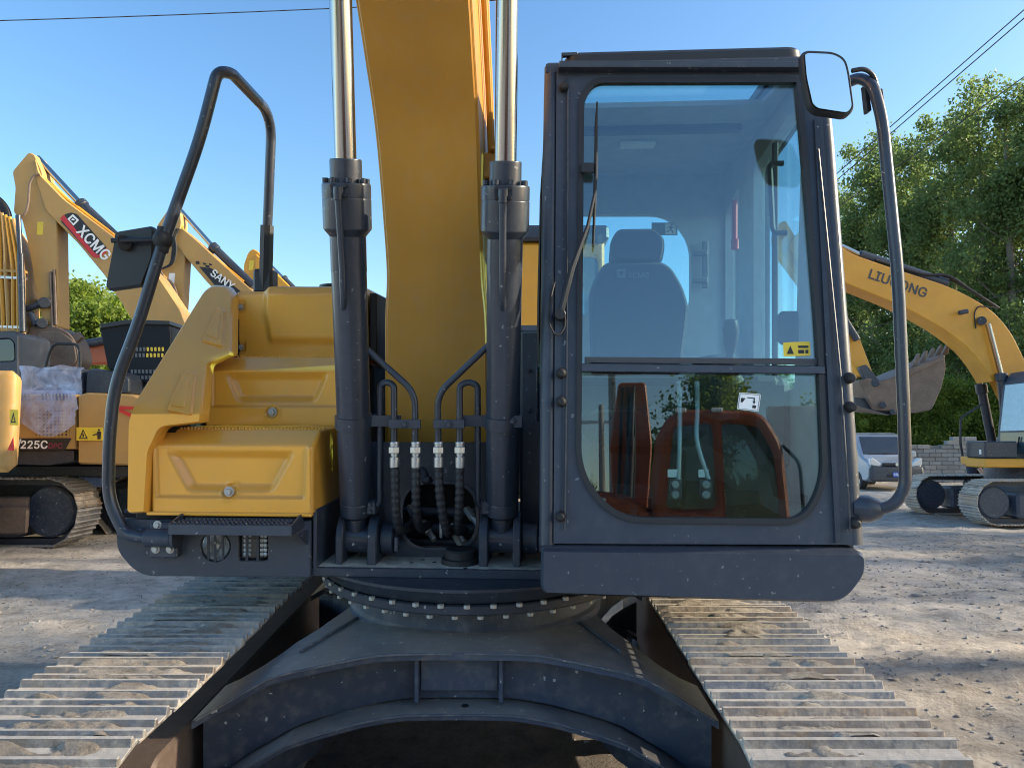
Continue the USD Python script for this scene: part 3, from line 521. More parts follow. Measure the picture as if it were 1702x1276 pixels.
for x in (346, 357, 370): obj('lamp_guard_bar', prism([(x - 1.8, 934), (x - 1.8, 884), (x + 1.8, 884), (x + 1.8, 934)], .004, mu(SK + .002)), M['dark'], skirt, XU)
c = U(422, 909, SK + .03); led = obj('led_lamp', box(c, (.08, .03, .075), .006), M['black'], skirt, XU)
for x in (407, 414, 435, 441):
    for y in (890, 898, 906, 914, 921): q = U(x, y, SK + .014); obj('led', lathe([(.0072, .004), (.0066, 0), (.003, -.0015), (0, -.0018)], q, (0, 1, 0), 12), M['lamp'], led, XU)
obj('led_lens', prism([(402, 888), (443, 888), (443, 926), (402, 926)], .002, mu(SK + .009)), M['lens'], led, XU)
for x in (410, 428): obj('lamp_guard_bar', prism([(x - 2, 934), (x - 2, 884), (x + 2, 884), (x + 2, 934)], .004, mu(SK + .002)), M['dark'], skirt, XU)
ST = 2.36
zt = U(380, 872, ST)[2]; xl, xr = U(281, 872, ST)[0], U(484, 872, ST)[0]
stp = obj('step_plate', [boxb(xl, xr, ST, SK - .001, zt - .006, zt, .001), boxb(xl, xr, ST - .003, ST + .002, zt - .034, zt - .0005, .001)], M['char'], ex, XU)
teeth = []
for r in range(4):
    for k in range(26):
        xx = xl + .012 + (xr - xl - .02) * k / 26 + (r % 2) * .008; yy = ST + .012 + r * .026
        teeth.append(box((xx, yy, zt + .003), (.017, .004, .007), .001, rot(38 if r % 2 else -38, (0, 0, 1)))); 
obj('tread_teeth', teeth, M['char'], stp, XU, kind='stuff')
for x, s in ((xl, 1), (xr, -1)): obj('step_gusset', prism([(ST, zt - .03), (SK - .001, zt - .03), (SK - .001, zt + .02), (SK - .03, zt + .02), (ST, zt)], .006, myz(x - .003)), M['char'], stp, XU)
obj('step_bracket', prism([(ST + .02, zt - .034), (SK - .001, zt - .034), (SK - .001, zt - .085)], .006, myz(xr + .012)), M['char'], stp, XU)

# --- yellow stepped boxes
def pressed(x0, x1, prof, disp, back, nx=110, er=.012, rad_=.007, ns=130):
    P = bend([(a, 0, b) for a, b in prof], rad_, 7)[:, [0, 2]]; s = np.r_[0, np.cumsum(np.linalg.norm(np.diff(P, axis=0), axis=1))]; si = np.linspace(0, s[-1], ns); P = np.stack([np.interp(si, s, P[:, k]) for k in (0, 1)], 1)
    T = np.gradient(P, axis=0); T /= np.linalg.norm(T, axis=1)[:, None]; N = np.stack([-T[:, 1], T[:, 0]], 1)
    e = np.r_[0, er * (1 - np.cos(np.linspace(.15, 1, 6) * np.pi / 2))]; xs = np.r_[x0 + e, np.linspace(x0 + er, x1 - er, nx)[1:-1], (x1 - e)[::-1]]
    d = np.minimum(xs - x0, x1 - xs); drop = np.where(d < er, er - np.sqrt(np.maximum(er ** 2 - (er - np.minimum(d, er)) ** 2, 0)), 0)
    h = disp(xs[None, :], P[:, 1][:, None], si[:, None]) - drop[None]
    G = np.stack([np.broadcast_to(xs, h.shape), P[:, :1] + N[:, :1] * h, P[:, 1:] + N[:, 1:] * h], -1)
    n, m = h.shape; v = [G.reshape(-1, 3)]; f = [gridf(n, m)]; o = n * m
    for col in (0, m - 1):
        edge = G[:, col]; poly = np.vstack([edge[:, 1:], [[back, edge[-1, 2]], [back, edge[0, 2]]]]); pv, pf = trimesh.creation.triangulate_polygon(Polygon(poly).buffer(0), engine='earcut')
        v.append(np.column_stack([np.full(len(pv), xs[col]), pv])); f.append(np.asarray(pf) + o); o += len(pv)
    mesh = trimesh.Trimesh(np.vstack(v), np.vstack(f), process=False); mesh.fix_normals(multibody=False); v, f = np.array(mesh.vertices), np.array(mesh.faces)
    return v, f
def trap(x, z, cx, z0, z1, wb, wt, soft):
    """1 inside a trapezoid (half widths wb at z0, wt at z1), falling to 0 over soft"""
    t = np.clip((z - z0) / (z1 - z0), 0, 1); hw = wb + (wt - wb) * t; return sst(0, soft, hw - np.abs(x - cx)) * sst(0, soft, z - z0) * sst(0, soft * 1.2, z1 - z)
def bolt_dimple(x, z, bx, bz, r=.026): d = np.hypot(x - bx, z - bz); return -.007 * (1 - sst(r * .75, r, d)) + .002 * np.exp(-((d - r * 1.1) / .006) ** 2)
wav = lambda x, z, k: .0012 * (np.sin(x * 9 + k) * np.sin(z * 13 + 2 * k)) + .0006 * np.sin(x * 23 + z * 17 + k)
q = U(377, 818, 2.45); b1 = (q[0], q[2]); q = U(450, 685, 2.73); b2 = (q[0], q[2])
def d_low(x, z, s): return -.024 * trap(x, z, -1.112, -.375, -.222, .150, .235, .032) - .010 * trap(x, z, -1.112, -.392, -.205, .262, .272, .010) + bolt_dimple(x, z, *b1) + wav(x, z, 1)
def d_mid(x, z, s): return -.024 * trap(x, z, -1.06, -.075, .05, .155, .21, .032) - .008 * trap(x, z, -1.06, -.09, .055, .25, .25, .010) + bolt_dimple(x, z, *b2) + wav(x, z, 2)
low = obj('lower_step_box', pressed(-1.388, -.822, [(2.462, -.437), (2.462, -.215), (2.545, -.160), (2.78, -.156)], d_low, 2.8), M['yellow'], ex, XU, smooth=40)
obj('box_lip', boxb(-1.400, -.822, 2.450, 2.47, -.449, -.436, .003), M['yellow'], low, XU)
obj('box_bolt', hexbolt((b1[0], 2.468, b1[1]), FWD, .012, .012), M['bolt'], low, XU)
mid = obj('middle_step_box', pressed(-1.336, -.80, [(2.742, -.156), (2.742, .048), (2.83, .104), (3.06, .108)], d_mid, 3.1), M['yellow'], ex, XU, smooth=40)
obj('box_bolt', hexbolt((b2[0], 2.748, b2[1]), FWD, .012, .012), M['bolt'], mid, XU)
for bx_, (xa, xb, yy, zz) in ((low, (-1.33, -.83, 2.556, -.160)), (mid, (-1.25, -.80, 2.842, .105))):
    obj('anti_slip_teeth', [box((xa + (xb - xa) * k / 40, yy + r * .05, zz + .002), (.007, .007, .008), .002) for k in range(41) for r in range(2)], M['yellow'], bx_, XU, kind='stuff')
def d_up(x, z, s): return .020 * sst(-1.235, -1.205, x - .16 * np.clip(.30 - z, 0, .14)) * sst(.165, .195, z) + wav(x, z, 3) - .009 * (1 - sst(.018, .026, np.maximum(np.abs(x + 1.335), np.abs(z - .325) * 1.2))) - .009 * (1 - sst(.018, .026, np.maximum(np.abs(x + 1.335), np.abs(z - .155) * 1.2)))
upb = obj('upper_tool_box', pressed(-1.352, -.80, [(3.055, .108), (3.055, .380), (3.062, .392), (4.3, .394)], d_up, 4.3, ns=140), M['yellow'], ex, XU, smooth=40)
for zz in (.325, .155): obj('box_bolt', hexbolt((-1.335, 3.06, zz), FWD, .009, .009), M['bolt'], upb, XU)
obj('box_hinge', cyl((-1.372, 3.05, .30), (-1.372, 3.05, .33), .008), M['zinc'], upb, XU)
obj('fuel_cap', [cyl((-1.0, 3.35, .394), (-1.0, 3.35, .44), .075, n=36), cyl((-1.0, 3.35, .44), (-1.0, 3.35, .452), .085, n=36)], M['black'], upb, XU)
obj('hood_gap', boxb(-.79, -.76, 3.1, 4.3, .1, .385), M['rubber'], upb, XU)
gp = lambda z: 2.44 + np.maximum(z + .10, 0) * 1.2
def Us(px, py, g):
    px, py = np.asarray(px, float), np.asarray(py, float); dx, dz = (px - 851) / F, -(py - 638) / F; Y = dx * SY + CY; u = np.full(np.shape(px * 1.0), 2.5)
    for _ in range(40): u = .5 * u + .5 * g(dz / Y * u)
    return np.stack([(dx * CY - SY) / Y * u, u, dz / Y * u], -1)
def msf(g, off=0.0): return lambda p, d: (lambda q: q + np.stack([0 * d, d + off, 0 * d], -1))(Us(p[:, 0], p[:, 1], g))
def on_surface(ring, t, g, bev=0.0, holes=(), off=0.0, cuts=()):
    """a plate laid on a bent surface: the outline is cut along the bends (pixel rows) first"""
    poly = Polygon(ring, holes); out = []; ys = [-1e4, *cuts, 1e4]
    for a, b in zip(ys[:-1], ys[1:]):
        g_ = poly.intersection(sbox(-1e4, a, 1e4, b))
        for q in getattr(g_, 'geoms', [g_]):
            if q.area > .5: out.append(prism(A(q.exterior.coords)[:-1], t, msf(g, off), bev, [A(i.coords)[:-1] for i in q.interiors]))
    return join(out)
side_ring = rp([(209, 850), (211, 700), (222, 668), (338, 482), (352, 473), (376, 474), (386, 489), (384, 590), (343, 606), (333, 703), (266, 711), (247, 752), (241, 853), (214, 854)], [5, 12, 12, 8, 6, 6, 6, 4, 8, 3, 10, 8, 3, 4], 5)
sp = obj('side_panel', prism(side_ring, .06, msf(gp), bev=(3.0, .012), cuts=[688.0]), M['yellow'], ex, XU, smooth=45)
obj('panel_stringer', prism([(2.50, -.44), (2.50, -.12), (3.10, .36), (4.3, .38), (4.3, -.44)], .05, myz(-1.463)), M['yellow'], sp, XU)
obj('panel_gap', prism([(2.53, -.437), (2.53, -.17), (3.12, .33), (4.25, .35), (4.25, -.437)], .075, myz(-1.4125)), M['rubber'], sp, XU)
for ring, inn in (([(361, 510), (376, 516), (372, 577), (334, 566)], [(364, 519), (371, 521), (366, 566), (343, 559)]), ([(304, 616), (327, 619), (319, 691), (277, 682)], [(307, 626), (319, 628), (311, 680), (286, 675)])):
    obj('panel_emboss', prism(rp(ring, 5), .012, msf(gp, -.010), bev=(2.5, .010), holes=[inset(rp(ring, 5)[::-1] if False else rp(ring, 5), 4.0) if False else A(Polygon(rp(ring, 5)).buffer(-4).exterior.coords)[:-1]]), M['yellow'], sp, XU, smooth=50)
    obj('panel_emboss', prism(rp(inn, 3), .012, msf(gp, -.014), bev=(3.0, .014)), M['yellow'], sp, XU, smooth=50)
# engine hood, counterweight and side doors behind
obj('engine_hood', [boxb(-1.45, -.80, 3.2, 4.35, -.43, .09, .02), boxb(-1.0, -.02, 4.0, 4.4, -.6, .32, .03)], M['char'], ex, XU)
obj('counterweight', prism(rp([(-1.46, 4.3), (.93, 4.3), (.80, 4.95), (.3, 5.1), (-.85, 5.1), (-1.35, 4.95)], .12), .85, mxy(.33), bev=.03, both=True), M['boomy'], ex, XU)
obj('cab_side_tank', [boxb(-.135, -.05, 2.78, 3.9, -.60, .20, .01)], M['char'], ex, XU)
for z in (-.1, .05): obj('side_bolt', hexbolt((-.10, 2.778, z), FWD, .006, .005), M['dark'], ex, XU)
obj('side_pipe', tube(bend([U(893, 700, 2.7), U(893, 610, 2.7), U(897, 600, 2.75), U(898, 640, 2.78)], .02), .006, 8), M['cylp'], ex, XU)
obj('aerial', tube([U(895, 640, 2.72), U(896, 500, 2.72), U(899, 330, 2.7), U(908, 175, 2.68)], [.007, .007, .004, .0025], 8), M['black'], ex, XU)

# --- left handrail with the mirror
hp = [U(243, 893, 2.43), U(208, 888, 2.44), U(180, 830, 2.45), U(181, 745, 2.45), U(190, 640, 2.46), U(228, 545, 2.47), U(272, 400, 2.48), U(333, 230, 2.49), U(361, 120, 2.50), U(384, 121, 2.56), U(442, 182, 2.95), U(451, 215, 3.05), U(447, 320, 3.09), U(444, 385, 3.12)]
hr = obj('left_handrail', tube(bend(hp, [.1, .06, .12, .05, .1, .15, .1, .1, .05, .05, .08, .08, .05, .05], 8), .0205, 18), M['cylp'], ex, XU)
obj('rail_post', [tube([U(444, 375, 3.12), U(441, 484, 3.15)], .030, 8), boxb(U(424, 470, 3.15)[0], U(456, 470, 3.15)[0], 3.12, 3.2, .393, U(440, 448, 3.15)[2], .01)], M['black'], hr, XU)
a, b = U(243, 893, 2.43), U(289, 893, 2.43)
cl = obj('rail_sleeve', [cyl(a, b, .031, n=28), boxb(a[0] + .01, b[0] + .01, 2.43, SK - .001, a[2] - .07, a[2] + .05, .006), cyl(b, b + A([.012, 0, 0]), .036, n=20)], M['char'], hr, XU)
for px, py in ((262, 872), (259, 912), (283, 912)): obj('sleeve_bolt', hexbolt(U(px, py, 2.431), FWD, .010, .008), M['bolt'], cl, XU)
bc = U(271, 398, 2.48)
mb = obj('mirror_clamp', [trimesh.creation.icosphere(3, .034), cyl((0, 0, .02), (.004, 0, .042), .022), cyl((0, 0, -.02), (-.006, 0, -.044), .022)], M['rubber'], hr, lambda v: XU(np.asarray(v) + bc))
obj('mirror_arm', tube([bc, U(186, 400, 2.47)], .0085, 10), M['black'], mb, XU)
mp = rp([(189, 384), (249, 374), (255, 381), (254, 428), (236, 475), (178, 483), (173, 476), (187, 402)], 5, 5)
mh = obj('left_mirror', prism(mp, .03, mu(2.50), bev=(3, .016)), M['black'], hr, XU, smooth=50)
obj('mirror_face', prism(A(Polygon(mp).buffer(-4).exterior.coords)[:-1], .002, mu(2.531)), M['mirror'], mh, XU)
obj('mirror_joint', [cyl(U(207, 405, 2.50), U(207, 405, 2.475), .024, n=24), cyl(U(203, 398, 2.468), U(203, 398, 2.50), .016, n=20)], M['rubber'], mh, XU)
# ------------------------------------------------------------------ the cab
gc = lambda z: np.where(z < .05, 2.32 + .14 * (z + .5), 2.397 + .19 * (z - .05))
BENDY = [616.0]
opening = rp([(962, 160), (985, 130), (1331, 129), (1345, 300), (1366, 560), (1376, 800), (1340, 871), (1022, 868), (957, 790)], [28, 30, 10, 40, 40, 60, 60, 70, 70], 8)
opening_in = A(Polygon(opening).buffer(-9).exterior.coords)[:-1]
cabf = obj('cab_front', on_surface(A([(925, 112), (1366, 112), (1376, 200), (1395, 400), (1410, 620), (1424, 905), (920, 903)]), .055, gc, 0, [opening], cuts=BENDY), M['char'], ex, XU)
gk = obj('window_seal', on_surface(opening, .03, gc, 0, [opening_in], off=-.008, cuts=BENDY), M['gasket'], cabf, XU)
obj('corner_post', tube([Us(917, 108, gc) + A([0, .03, 0]), Us(913, 350, gc) + A([0, .024, 0]), Us(911, 616, gc) + A([0, .024, 0]), Us(910, 908, gc) + A([0, .024, 0])], .026, 20), M['char'], cabf, XU)
obj('corner_post', tube([Us(1365, 118, gc) + A([0, .03, 0]), Us(1377, 250, gc) + A([0, .028, 0]), Us(1404, 616, gc) + A([0, .028, 0]), Us(1423, 908, gc) + A([0, .028, 0])], .030, 20), M['char'], cabf, XU)
obj('pillar_strip', on_surface(A([(1352, 200), (1359, 200), (1396, 900), (1387, 900)]), .02, gc, 0, off=-.010, cuts=BENDY), M['dark'], cabf, XU)
obj('pillar_strip', on_surface(A([(941, 130), (944, 130), (938, 860), (934, 860)]), .02, gc, 0, off=-.006, cuts=BENDY), M['dark'], cabf, XU)
for px, py in ((937, 147), (933, 620), (933, 667), (932, 857), (1411, 628), (1412, 676), (1419, 868)):
    p = Us(px, py, gc); obj('rubber_stop', lathe([(0, -.030), (.008, -.030), (.013, -.026), (.016, -.016), (.0165, -.010), (.013, -.008), (.018, -.004), (.018, .01)], p, (0, 1, 0), 24), M['rubber'], cabf, XU)
obj('window_bar', on_surface(A([(966, 604), (1370, 608), (1371, 622), (966, 618)]), .03, gc, (1.5, .005), off=-.012), M['char'], cabf, XU)
obj('window_bar', on_surface(A([(972, 593), (1364, 596), (1365, 606), (972, 602)]), .012, gc, 0, off=.002), M['innerd'], cabf, XU)
gl_in = Polygon(opening).buffer(-3)
def pane_poly(y0, y1): g = gl_in.intersection(sbox(900, y0, 1500, y1)); return A(g.exterior.coords)[:-1]
ug = obj('upper_windscreen', on_surface(pane_poly(0, 606), .005, gc, 0, off=.010), M['glass'], cabf, XU)
lg = obj('lower_windscreen', on_surface(pane_poly(617, 2000), .005, gc, 0, off=.010), M['glass3'], cabf, XU)
cs = obj('caution_sticker', on_surface(rp([(1303, 569), (1348, 567), (1349, 591), (1304, 592)], 2), .0006, gc, 0, off=.0085), M['stick'], ug, XU)
obj('sticker_print', [on_surface(A(r), .0005, gc, 0, off=.0078) for r in ([(1309, 588), (1315, 574), (1321, 588)], [(1328, 574), (1345, 574), (1345, 578), (1328, 578)], [(1328, 581), (1338, 581), (1338, 587), (1328, 587)], [(1340, 581), (1345, 581), (1345, 587), (1340, 587)])], M['ink'], cs, XU)
ws = obj('lever_sticker', on_surface(rp([(1230, 652), (1266, 655), (1262, 684), (1226, 680)], 2), .0006, gc, 0, off=.0085), M['white'], lg, XU)
obj('sticker_print', [on_surface(A(r), .0005, gc, 0, off=.0078) for r in ([(1243, 660), (1255, 661), (1255, 662.5), (1243, 661.5)], [(1254, 661), (1256, 661), (1255.5, 669), (1253.5, 669)], [(1252, 667), (1257, 667), (1254.5, 672)], [(1233, 661), (1236, 661), (1235, 669), (1232, 668)], [(1237, 661), (1240, 662), (1236, 668), (1234, 667)], [(1252, 673), (1258, 674), (1257, 679), (1251, 678)])], M['ink'], ws, XU)
fr = A(Polygon(rp([(1230, 652), (1266, 655), (1262, 684), (1226, 680)], 2)).buffer(-1.2).exterior.coords)[:-1]; fr2 = A(Polygon(fr).buffer(-.7).exterior.coords)[:-1]
obj('sticker_print', on_surface(fr, .0005, gc, 0, [fr2], off=.0078), M['ink'], ws, XU)
obj('pillar_seam', tube([Us(1358, 250, gc) + A([0, -.012, 0]), Us(1394, 616, gc) + A([0, -.012, 0]), Us(1411, 880, gc) + A([0, -.012, 0])], .0035, 6), M['chipped'], cabf, XU)
obj('pillar_seam', tube([Us(944, 150, gc) + A([0, -.008, 0]), Us(942, 616, gc) + A([0, -.008, 0]), Us(939, 880, gc) + A([0, -.008, 0])], .003, 6), M['chipped'], cabf, XU)
# skirt under the cab
cs_ = obj('cab_skirt', prism(rp([(899, 912), (1432, 917), (1441, 925), (1441, 955), (1405, 1004), (905, 989), (898, 975)], [5, 10, 10, 46, 46, 14, 10], 8), .55, mu(2.262), bev=(5, .016)), M['char'], ex, XU, smooth=50)
# wiper
wp = [Us(931, 524, gc) + A([0, -.03, 0]), Us(950, 450, gc) + A([0, -.045, 0]), Us(976, 380, gc) + A([0, -.03, 0]), Us(988, 325, gc) + A([0, -.022, 0])]
wi = obj('wiper_arm', [tube(wp, [.011, .010, .006, .005], 8), cyl(wp[0] + A([0, .04, 0]), wp[0] + A([0, -.018, 0]), .018, n=20)], M['black'], cabf, XU)
obj('wiper_blade', [tube([Us(992, 172, gc) + A([0, -.012, 0]), Us(990, 290, gc) + A([0, -.016, 0]), Us(986, 412, gc) + A([0, -.012, 0])], [.003, .006, .003], 8), tube([Us(991, 190, gc) + A([0, -.004, 0]), Us(986, 405, gc) + A([0, -.004, 0])], .004, 6)], M['rubber'], wi, XU)
obj('wiper_clip', prism([(966, 275), (986, 275), (986, 290), (966, 290)], .02, msf(gc, -.03)), M['black'], wi, XU)
obj('washer_hose', tube(bend([Us(922, 470, gc) + A([0, -.01, 0]), Us(914, 500, gc) + A([0, -.03, 0]), Us(912, 540, gc) + A([0, -.03, 0]), Us(925, 562, gc) + A([0, -.03, 0]), Us(940, 545, gc) + A([0, -.02, 0]), Us(938, 520, gc) + A([0, -.03, 0])], .05, 8), .0035, 8), M['rubber'], wi, XU)
# shell: roof with its hatch, walls
ZR = 1.10
XL, XR = -.035, .935
roof = obj('cab_roof', prism([(XL, 2.60), (XR - .01, 2.60), (XR - .01, 3.93), (XL, 3.93)], .035, mxy(ZR + .03), bev=.008, holes=[[(.05, 2.66), (.81, 2.66), (.785, 3.08), (.075, 3.08)]]), M['char'], ex, XU)
obj('roof_rail', prism(A([(930, 100), (1338, 101), (1340, 113), (928, 113)]), .12, mu(2.56), bev=(1.5, .006)), M['char'], roof, XU)
hh = [(.03, 2.615), (.86, 2.615), (.86, 3.2), (.03, 3.2)]
obj('hatch_frame', prism(rp(hh, .06), .045, mxy(ZR + .072), bev=.012, holes=[[(.08, 2.66), (.79, 2.66), (.785, 3.12), (.085, 3.12)]]), M['black'], roof, XU)
obj('hatch_pane', boxb(.082, .784, 2.662, 3.118, ZR + .040, ZR + .045, .001), M['glass2'], roof, XU)
obj('hatch_latch', box((.42, 2.72, ZR + .03), (.03, .05, .03), .006), M['black'], roof, XU)
obj('roof_bracket', [boxb(U(933, 95, 2.62)[0], U(960, 95, 2.62)[0], 2.62, 2.64, U(940, 93, 2.62)[2], U(940, 87, 2.62)[2], .002), boxb(U(933, 95, 2.62)[0], U(935, 95, 2.62)[0], 2.62, 2.64, ZR + .03, U(940, 88, 2.62)[2], .001), boxb(U(958, 95, 2.62)[0], U(960, 95, 2.62)[0], 2.62, 2.64, ZR + .03, U(940, 88, 2.62)[2], .001)], M['char'], roof, XU)
rear_hole = rp([(940, 357), (1110, 357), (1148, 400), (1148, 505), (1135, 522), (940, 522)], [8, 40, 30, 10, 10, 8], 7)
def rw(px, py): return U(px, py, 3.86)[[0, 2]]
rh = A([rw(*p) for p in rear_hole]); rh[:, 0] = np.maximum(rh[:, 0], XL + .08)
wall = obj('cab_rear_wall', prism([(XL, -.58), (XR, -.58), (XR, ZR), (XL, ZR)], .05, mxz(3.86), holes=[rh]), M['inner'], ex, XU)
obj('rear_window', prism(rh, .005, mxz(3.88)), M['glass2'], wall, XU)
wr = [[(2.74, -.02), (3.30, -.02), (3.30, .945), (2.80, 1.0), (2.66, .95)], [(3.56, .10), (3.84, .02), (3.84, .86), (3.56, .94)]]
dr = obj('cab_door', prism([(2.36, -.58), (3.90, -.58), (3.90, ZR), (2.60, ZR), (2.42, .05)], .05, myz(XR - .07), holes=[rp(w, .04, 4) for w in wr]), M['inner'], ex, XU)
obj('door_skin', prism([(2.38, -.58), (3.90, -.58), (3.90, ZR), (2.62, ZR), (2.44, .05)], .012, myz(XR - .012), holes=[rp(w, .04, 4) for w in wr]), M['char'], dr, XU)
for w in wr: obj('door_window', prism(rp(w, .04, 4), .004, myz(XR - .035)), M['glass2'], dr, XU)
obj('window_slide_bar', boxb(XR - .075, XR - .055, 2.985, 3.01, -.02, .96, .004), M['innerd'], dr, XU)
obj('grab_handle', tube(bend([(XR - .08, 2.84, .83), (XR - .13, 2.84, .83), (XR - .13, 2.80, .56), (XR - .08, 2.80, .56)], .04), .010, 10), M['black'], dr, XU)
lh = rp([(2.70, .0), (3.75, .0), (3.75, .95), (2.80, 1.0)], .05, 4)
lw = obj('cab_left_wall', prism([(2.40, -.58), (3.90, -.58), (3.90, ZR), (2.62, ZR), (2.44, .05)], .03, myz(XL + .002), holes=[lh]), M['char'], ex, XU)
obj('left_window', prism(lh, .004, myz(XL + .012)), M['glass2'], lw, XU)
obj('cab_floor', boxb(XL + .04, XR - .08, 2.40, 3.86, -.56, -.50, .005), M['innerd'], ex, XU)
obj('headliner', prism([(XL + .035, 2.62), (XR - .075, 2.62), (XR - .075, 3.855), (XL + .035, 3.855)], .02, mxy(ZR - .006), holes=[[(.05, 2.66), (.81, 2.66), (.79, 2.895), (.07, 2.895)]]), M['inner'], roof, XU)
obj('cab_light', box((.36, 3.32, ZR - .035), (.16, .07, .02), .006), M['white'], roof, XU)
obj('sun_visor', box((.42, 3.12, ZR - .04), (.7, .05, .03), .008), M['innerd'], roof, XU)
# operator's seat
def cushion(ring, u, t, b=(9, .05)): return prism(ring, t, mu(u), bev=b, both=True)
sb = obj('operator_seat', cushion(rp([(1006, 433), (988, 464), (980, 485), (984, 625), (1134, 625), (1148, 508), (1138, 475), (1120, 444), (1103, 432)], 12, 5), 3.22, .16, (7, .05)), M['fabric'], ex, XU, smooth=60)
obj('headrest', cushion(rp([(1013, 436), (1016, 397), (1028, 378), (1090, 377), (1106, 393), (1107, 410), (1102, 436)], 9, 5), 3.24, .11, (6, .04)), M['fabric'], sb, XU, smooth=60)
q0 = U(1024, 463, 3.216); obj('seat_lettering', [text('XCMG', .022, U(1043, 462, 3.213), (1, 0, 0), (0, 0, 1), .002), prism(rp([(1025, 447), (1040, 447), (1040, 462), (1025, 462)], 2), .002, mu(3.214), holes=[[(1028, 451), (1037, 451), (1032.5, 459)]])], M['seatgrey'], sb, XU)
obj('seat_cushion', box((.33, 3.0, -.17), (.46, .5, .13), .05), M['fabric'], sb, XU, smooth=60)
obj('seat_base', box((.33, 3.1, -.37), (.36, .4, .26), .03), M['rubber'], sb, XU)
for sx, px in ((-1, 1), (1, 2)):
    x = .33 + sx * .31; co = obj('arm_console', box((x, 3.02, -.05), (.12, .5, .20), .03), M['innerd'], sb, XU, smooth=60)
    obj('arm_rest', box((x, 3.12, .09), (.09, .34, .05), .02), M['fabric'], co, XU, smooth=60)
    obj('joystick', [tube([(x, 2.78, .04), (x + .0, 2.76, .16)], [.02, .012], 12), lathe([(0, .09), (.022, .085), (.03, .05), (.024, .0), (.016, -.04), (0, -.04)], (x, 2.76, .15), (0, -.15, 1), 16)], M['black'], co, XU)
    obj('joystick_boot', lathe([(.055, 0), (.05, .012), (.053, .02), (.043, .032), (.046, .04), (.035, .052), (.03, .06)], (x, 2.79, .04), (0, 0, 1), 20), M['rubber'], co, XU)
obj('monitor', [box(U(1330, 545, 2.72), (.16, .05, .12), .015), box(U(1330, 575, 2.74), (.03, .03, .2), .008)], M['black'], ex, XU)
obj('side_console', [box((.80, 3.2, -.15), (.12, .9, .35), .03), box((.77, 2.9, .0), (.1, .3, .06), .02)], M['innerd'], ex, XU)
obj('rear_shelf', box((.42, 3.74, .02), (.8, .2, .06), .02), M['innerd'], ex, XU)
obj('emergency_hammer', [cyl(U(1221, 330, 3.7), U(1221, 398, 3.7), .014), cyl(U(1222, 398, 3.7), U(1222, 415, 3.7), .020)], M['red'], ex, XU)
obj('bottle_holder', [box(U(1172, 440, 3.83), (.03, .02, .24), .004), box(U(1163, 421, 3.80), (.07, .05, .025), .004), box(U(1163, 466, 3.80), (.07, .05, .025), .004)], M['seatgrey'], wall, XU)
es = obj('exit_sign', prism([(1083, 370), (1126, 370), (1126, 391), (1083, 391)], .0012, mu(3.874)), M['green'], wall, XU)
obj('exit_panel', prism([(1106, 371.5), (1124, 371.5), (1124, 389.5), (1106, 389.5)], .001, mu(3.8722)), M['white'], es, XU)
obj('running_figure', [prism(A(r), .0008, mu(3.8708)) for r in (arc((1116, 374), 1.5, 0, 359, 10), [(1113, 376), (1117, 376.5), (1116, 382), (1113, 382)], [(1116, 376.5), (1120, 379), (1119.5, 380), (1116, 378.2)], [(1113, 376.5), (1109, 378), (1109, 379.3), (1113, 378.2)], [(1114.5, 381.5), (1118.5, 383.5), (1118.5, 388), (1117.3, 388), (1117, 384.5), (1114, 382.8)], [(1113, 381.5), (1113.5, 383.5), (1109, 386.5), (1108, 385.5)])], M['green'], es, XU)
# pedals seen through the lower pane
for px, px2, sx in ((1128, 1122, -1), (1158, 1173, 1)):
    pr = obj('travel_lever', tube(bend([U(px, 634, 2.60), U(px + 2, 680, 2.58), U(px + sx * -2, 730, 2.55), U(px2 + 6, 800, 2.53)], .1), .0085, 10), M['steelwh'], ex, XU)
    obj('lever_plate', prism([(px2 - 10, 797), (px2 + 12, 797), (px2 + 12, 829), (px2 - 10, 829)], .012, mu(2.50), bev=(.8, .002)), M['dark'], pr, XU)
    for yy in (805, 822): obj('lever_bolt', [lathe([(.014, 0), (.014, -.004), (.010, -.008), (.006, -.008), (.006, -.002), (0, -.002)], U(px2 + 1, yy, 2.498), (0, 1, 0), 20)], M['zinc'], pr, XU)
    obj('lever_reflector', prism([(px2 - 12, 780), (px2 + 5, 780), (px2 + 5, 793), (px2 - 12, 793)], .004, mu(2.53)), M['white'], pr, XU)
    obj('lever_boot', lathe([(.065, 0), (.055, .012), (.06, .02), (.045, .034), (.05, .04), (.03, .06)], (U(px2, 840, 2.52)[0], 2.56, -.50), (0, 0, 1), 24), M['rubber'], pr, XU)
for xa, xb, yb in ((1020, 1088, 805), (1204, 1266, 815)):
    obj('foot_pedal', prism(rp([(xa, yb), (xb - 4, yb), (xb, yb + 24), (xa + 3, yb + 26)], 3), .02, mu(2.58), bev=(1.5, .006)), M['rubber'], ex, XU)
    obj('pedal_stem', box((U((xa + xb) / 2, yb, 2.6)[0], 2.62, -.47), (.03, .06, .08), .005), M['black'], ex, XU)
obj('door_pocket', prism(rp([(1285, 760), (1300, 765), (1315, 815), (1345, 825), (1340, 840), (1300, 832)], 3), .1, mu(2.6)), M['black'], ex, XU)
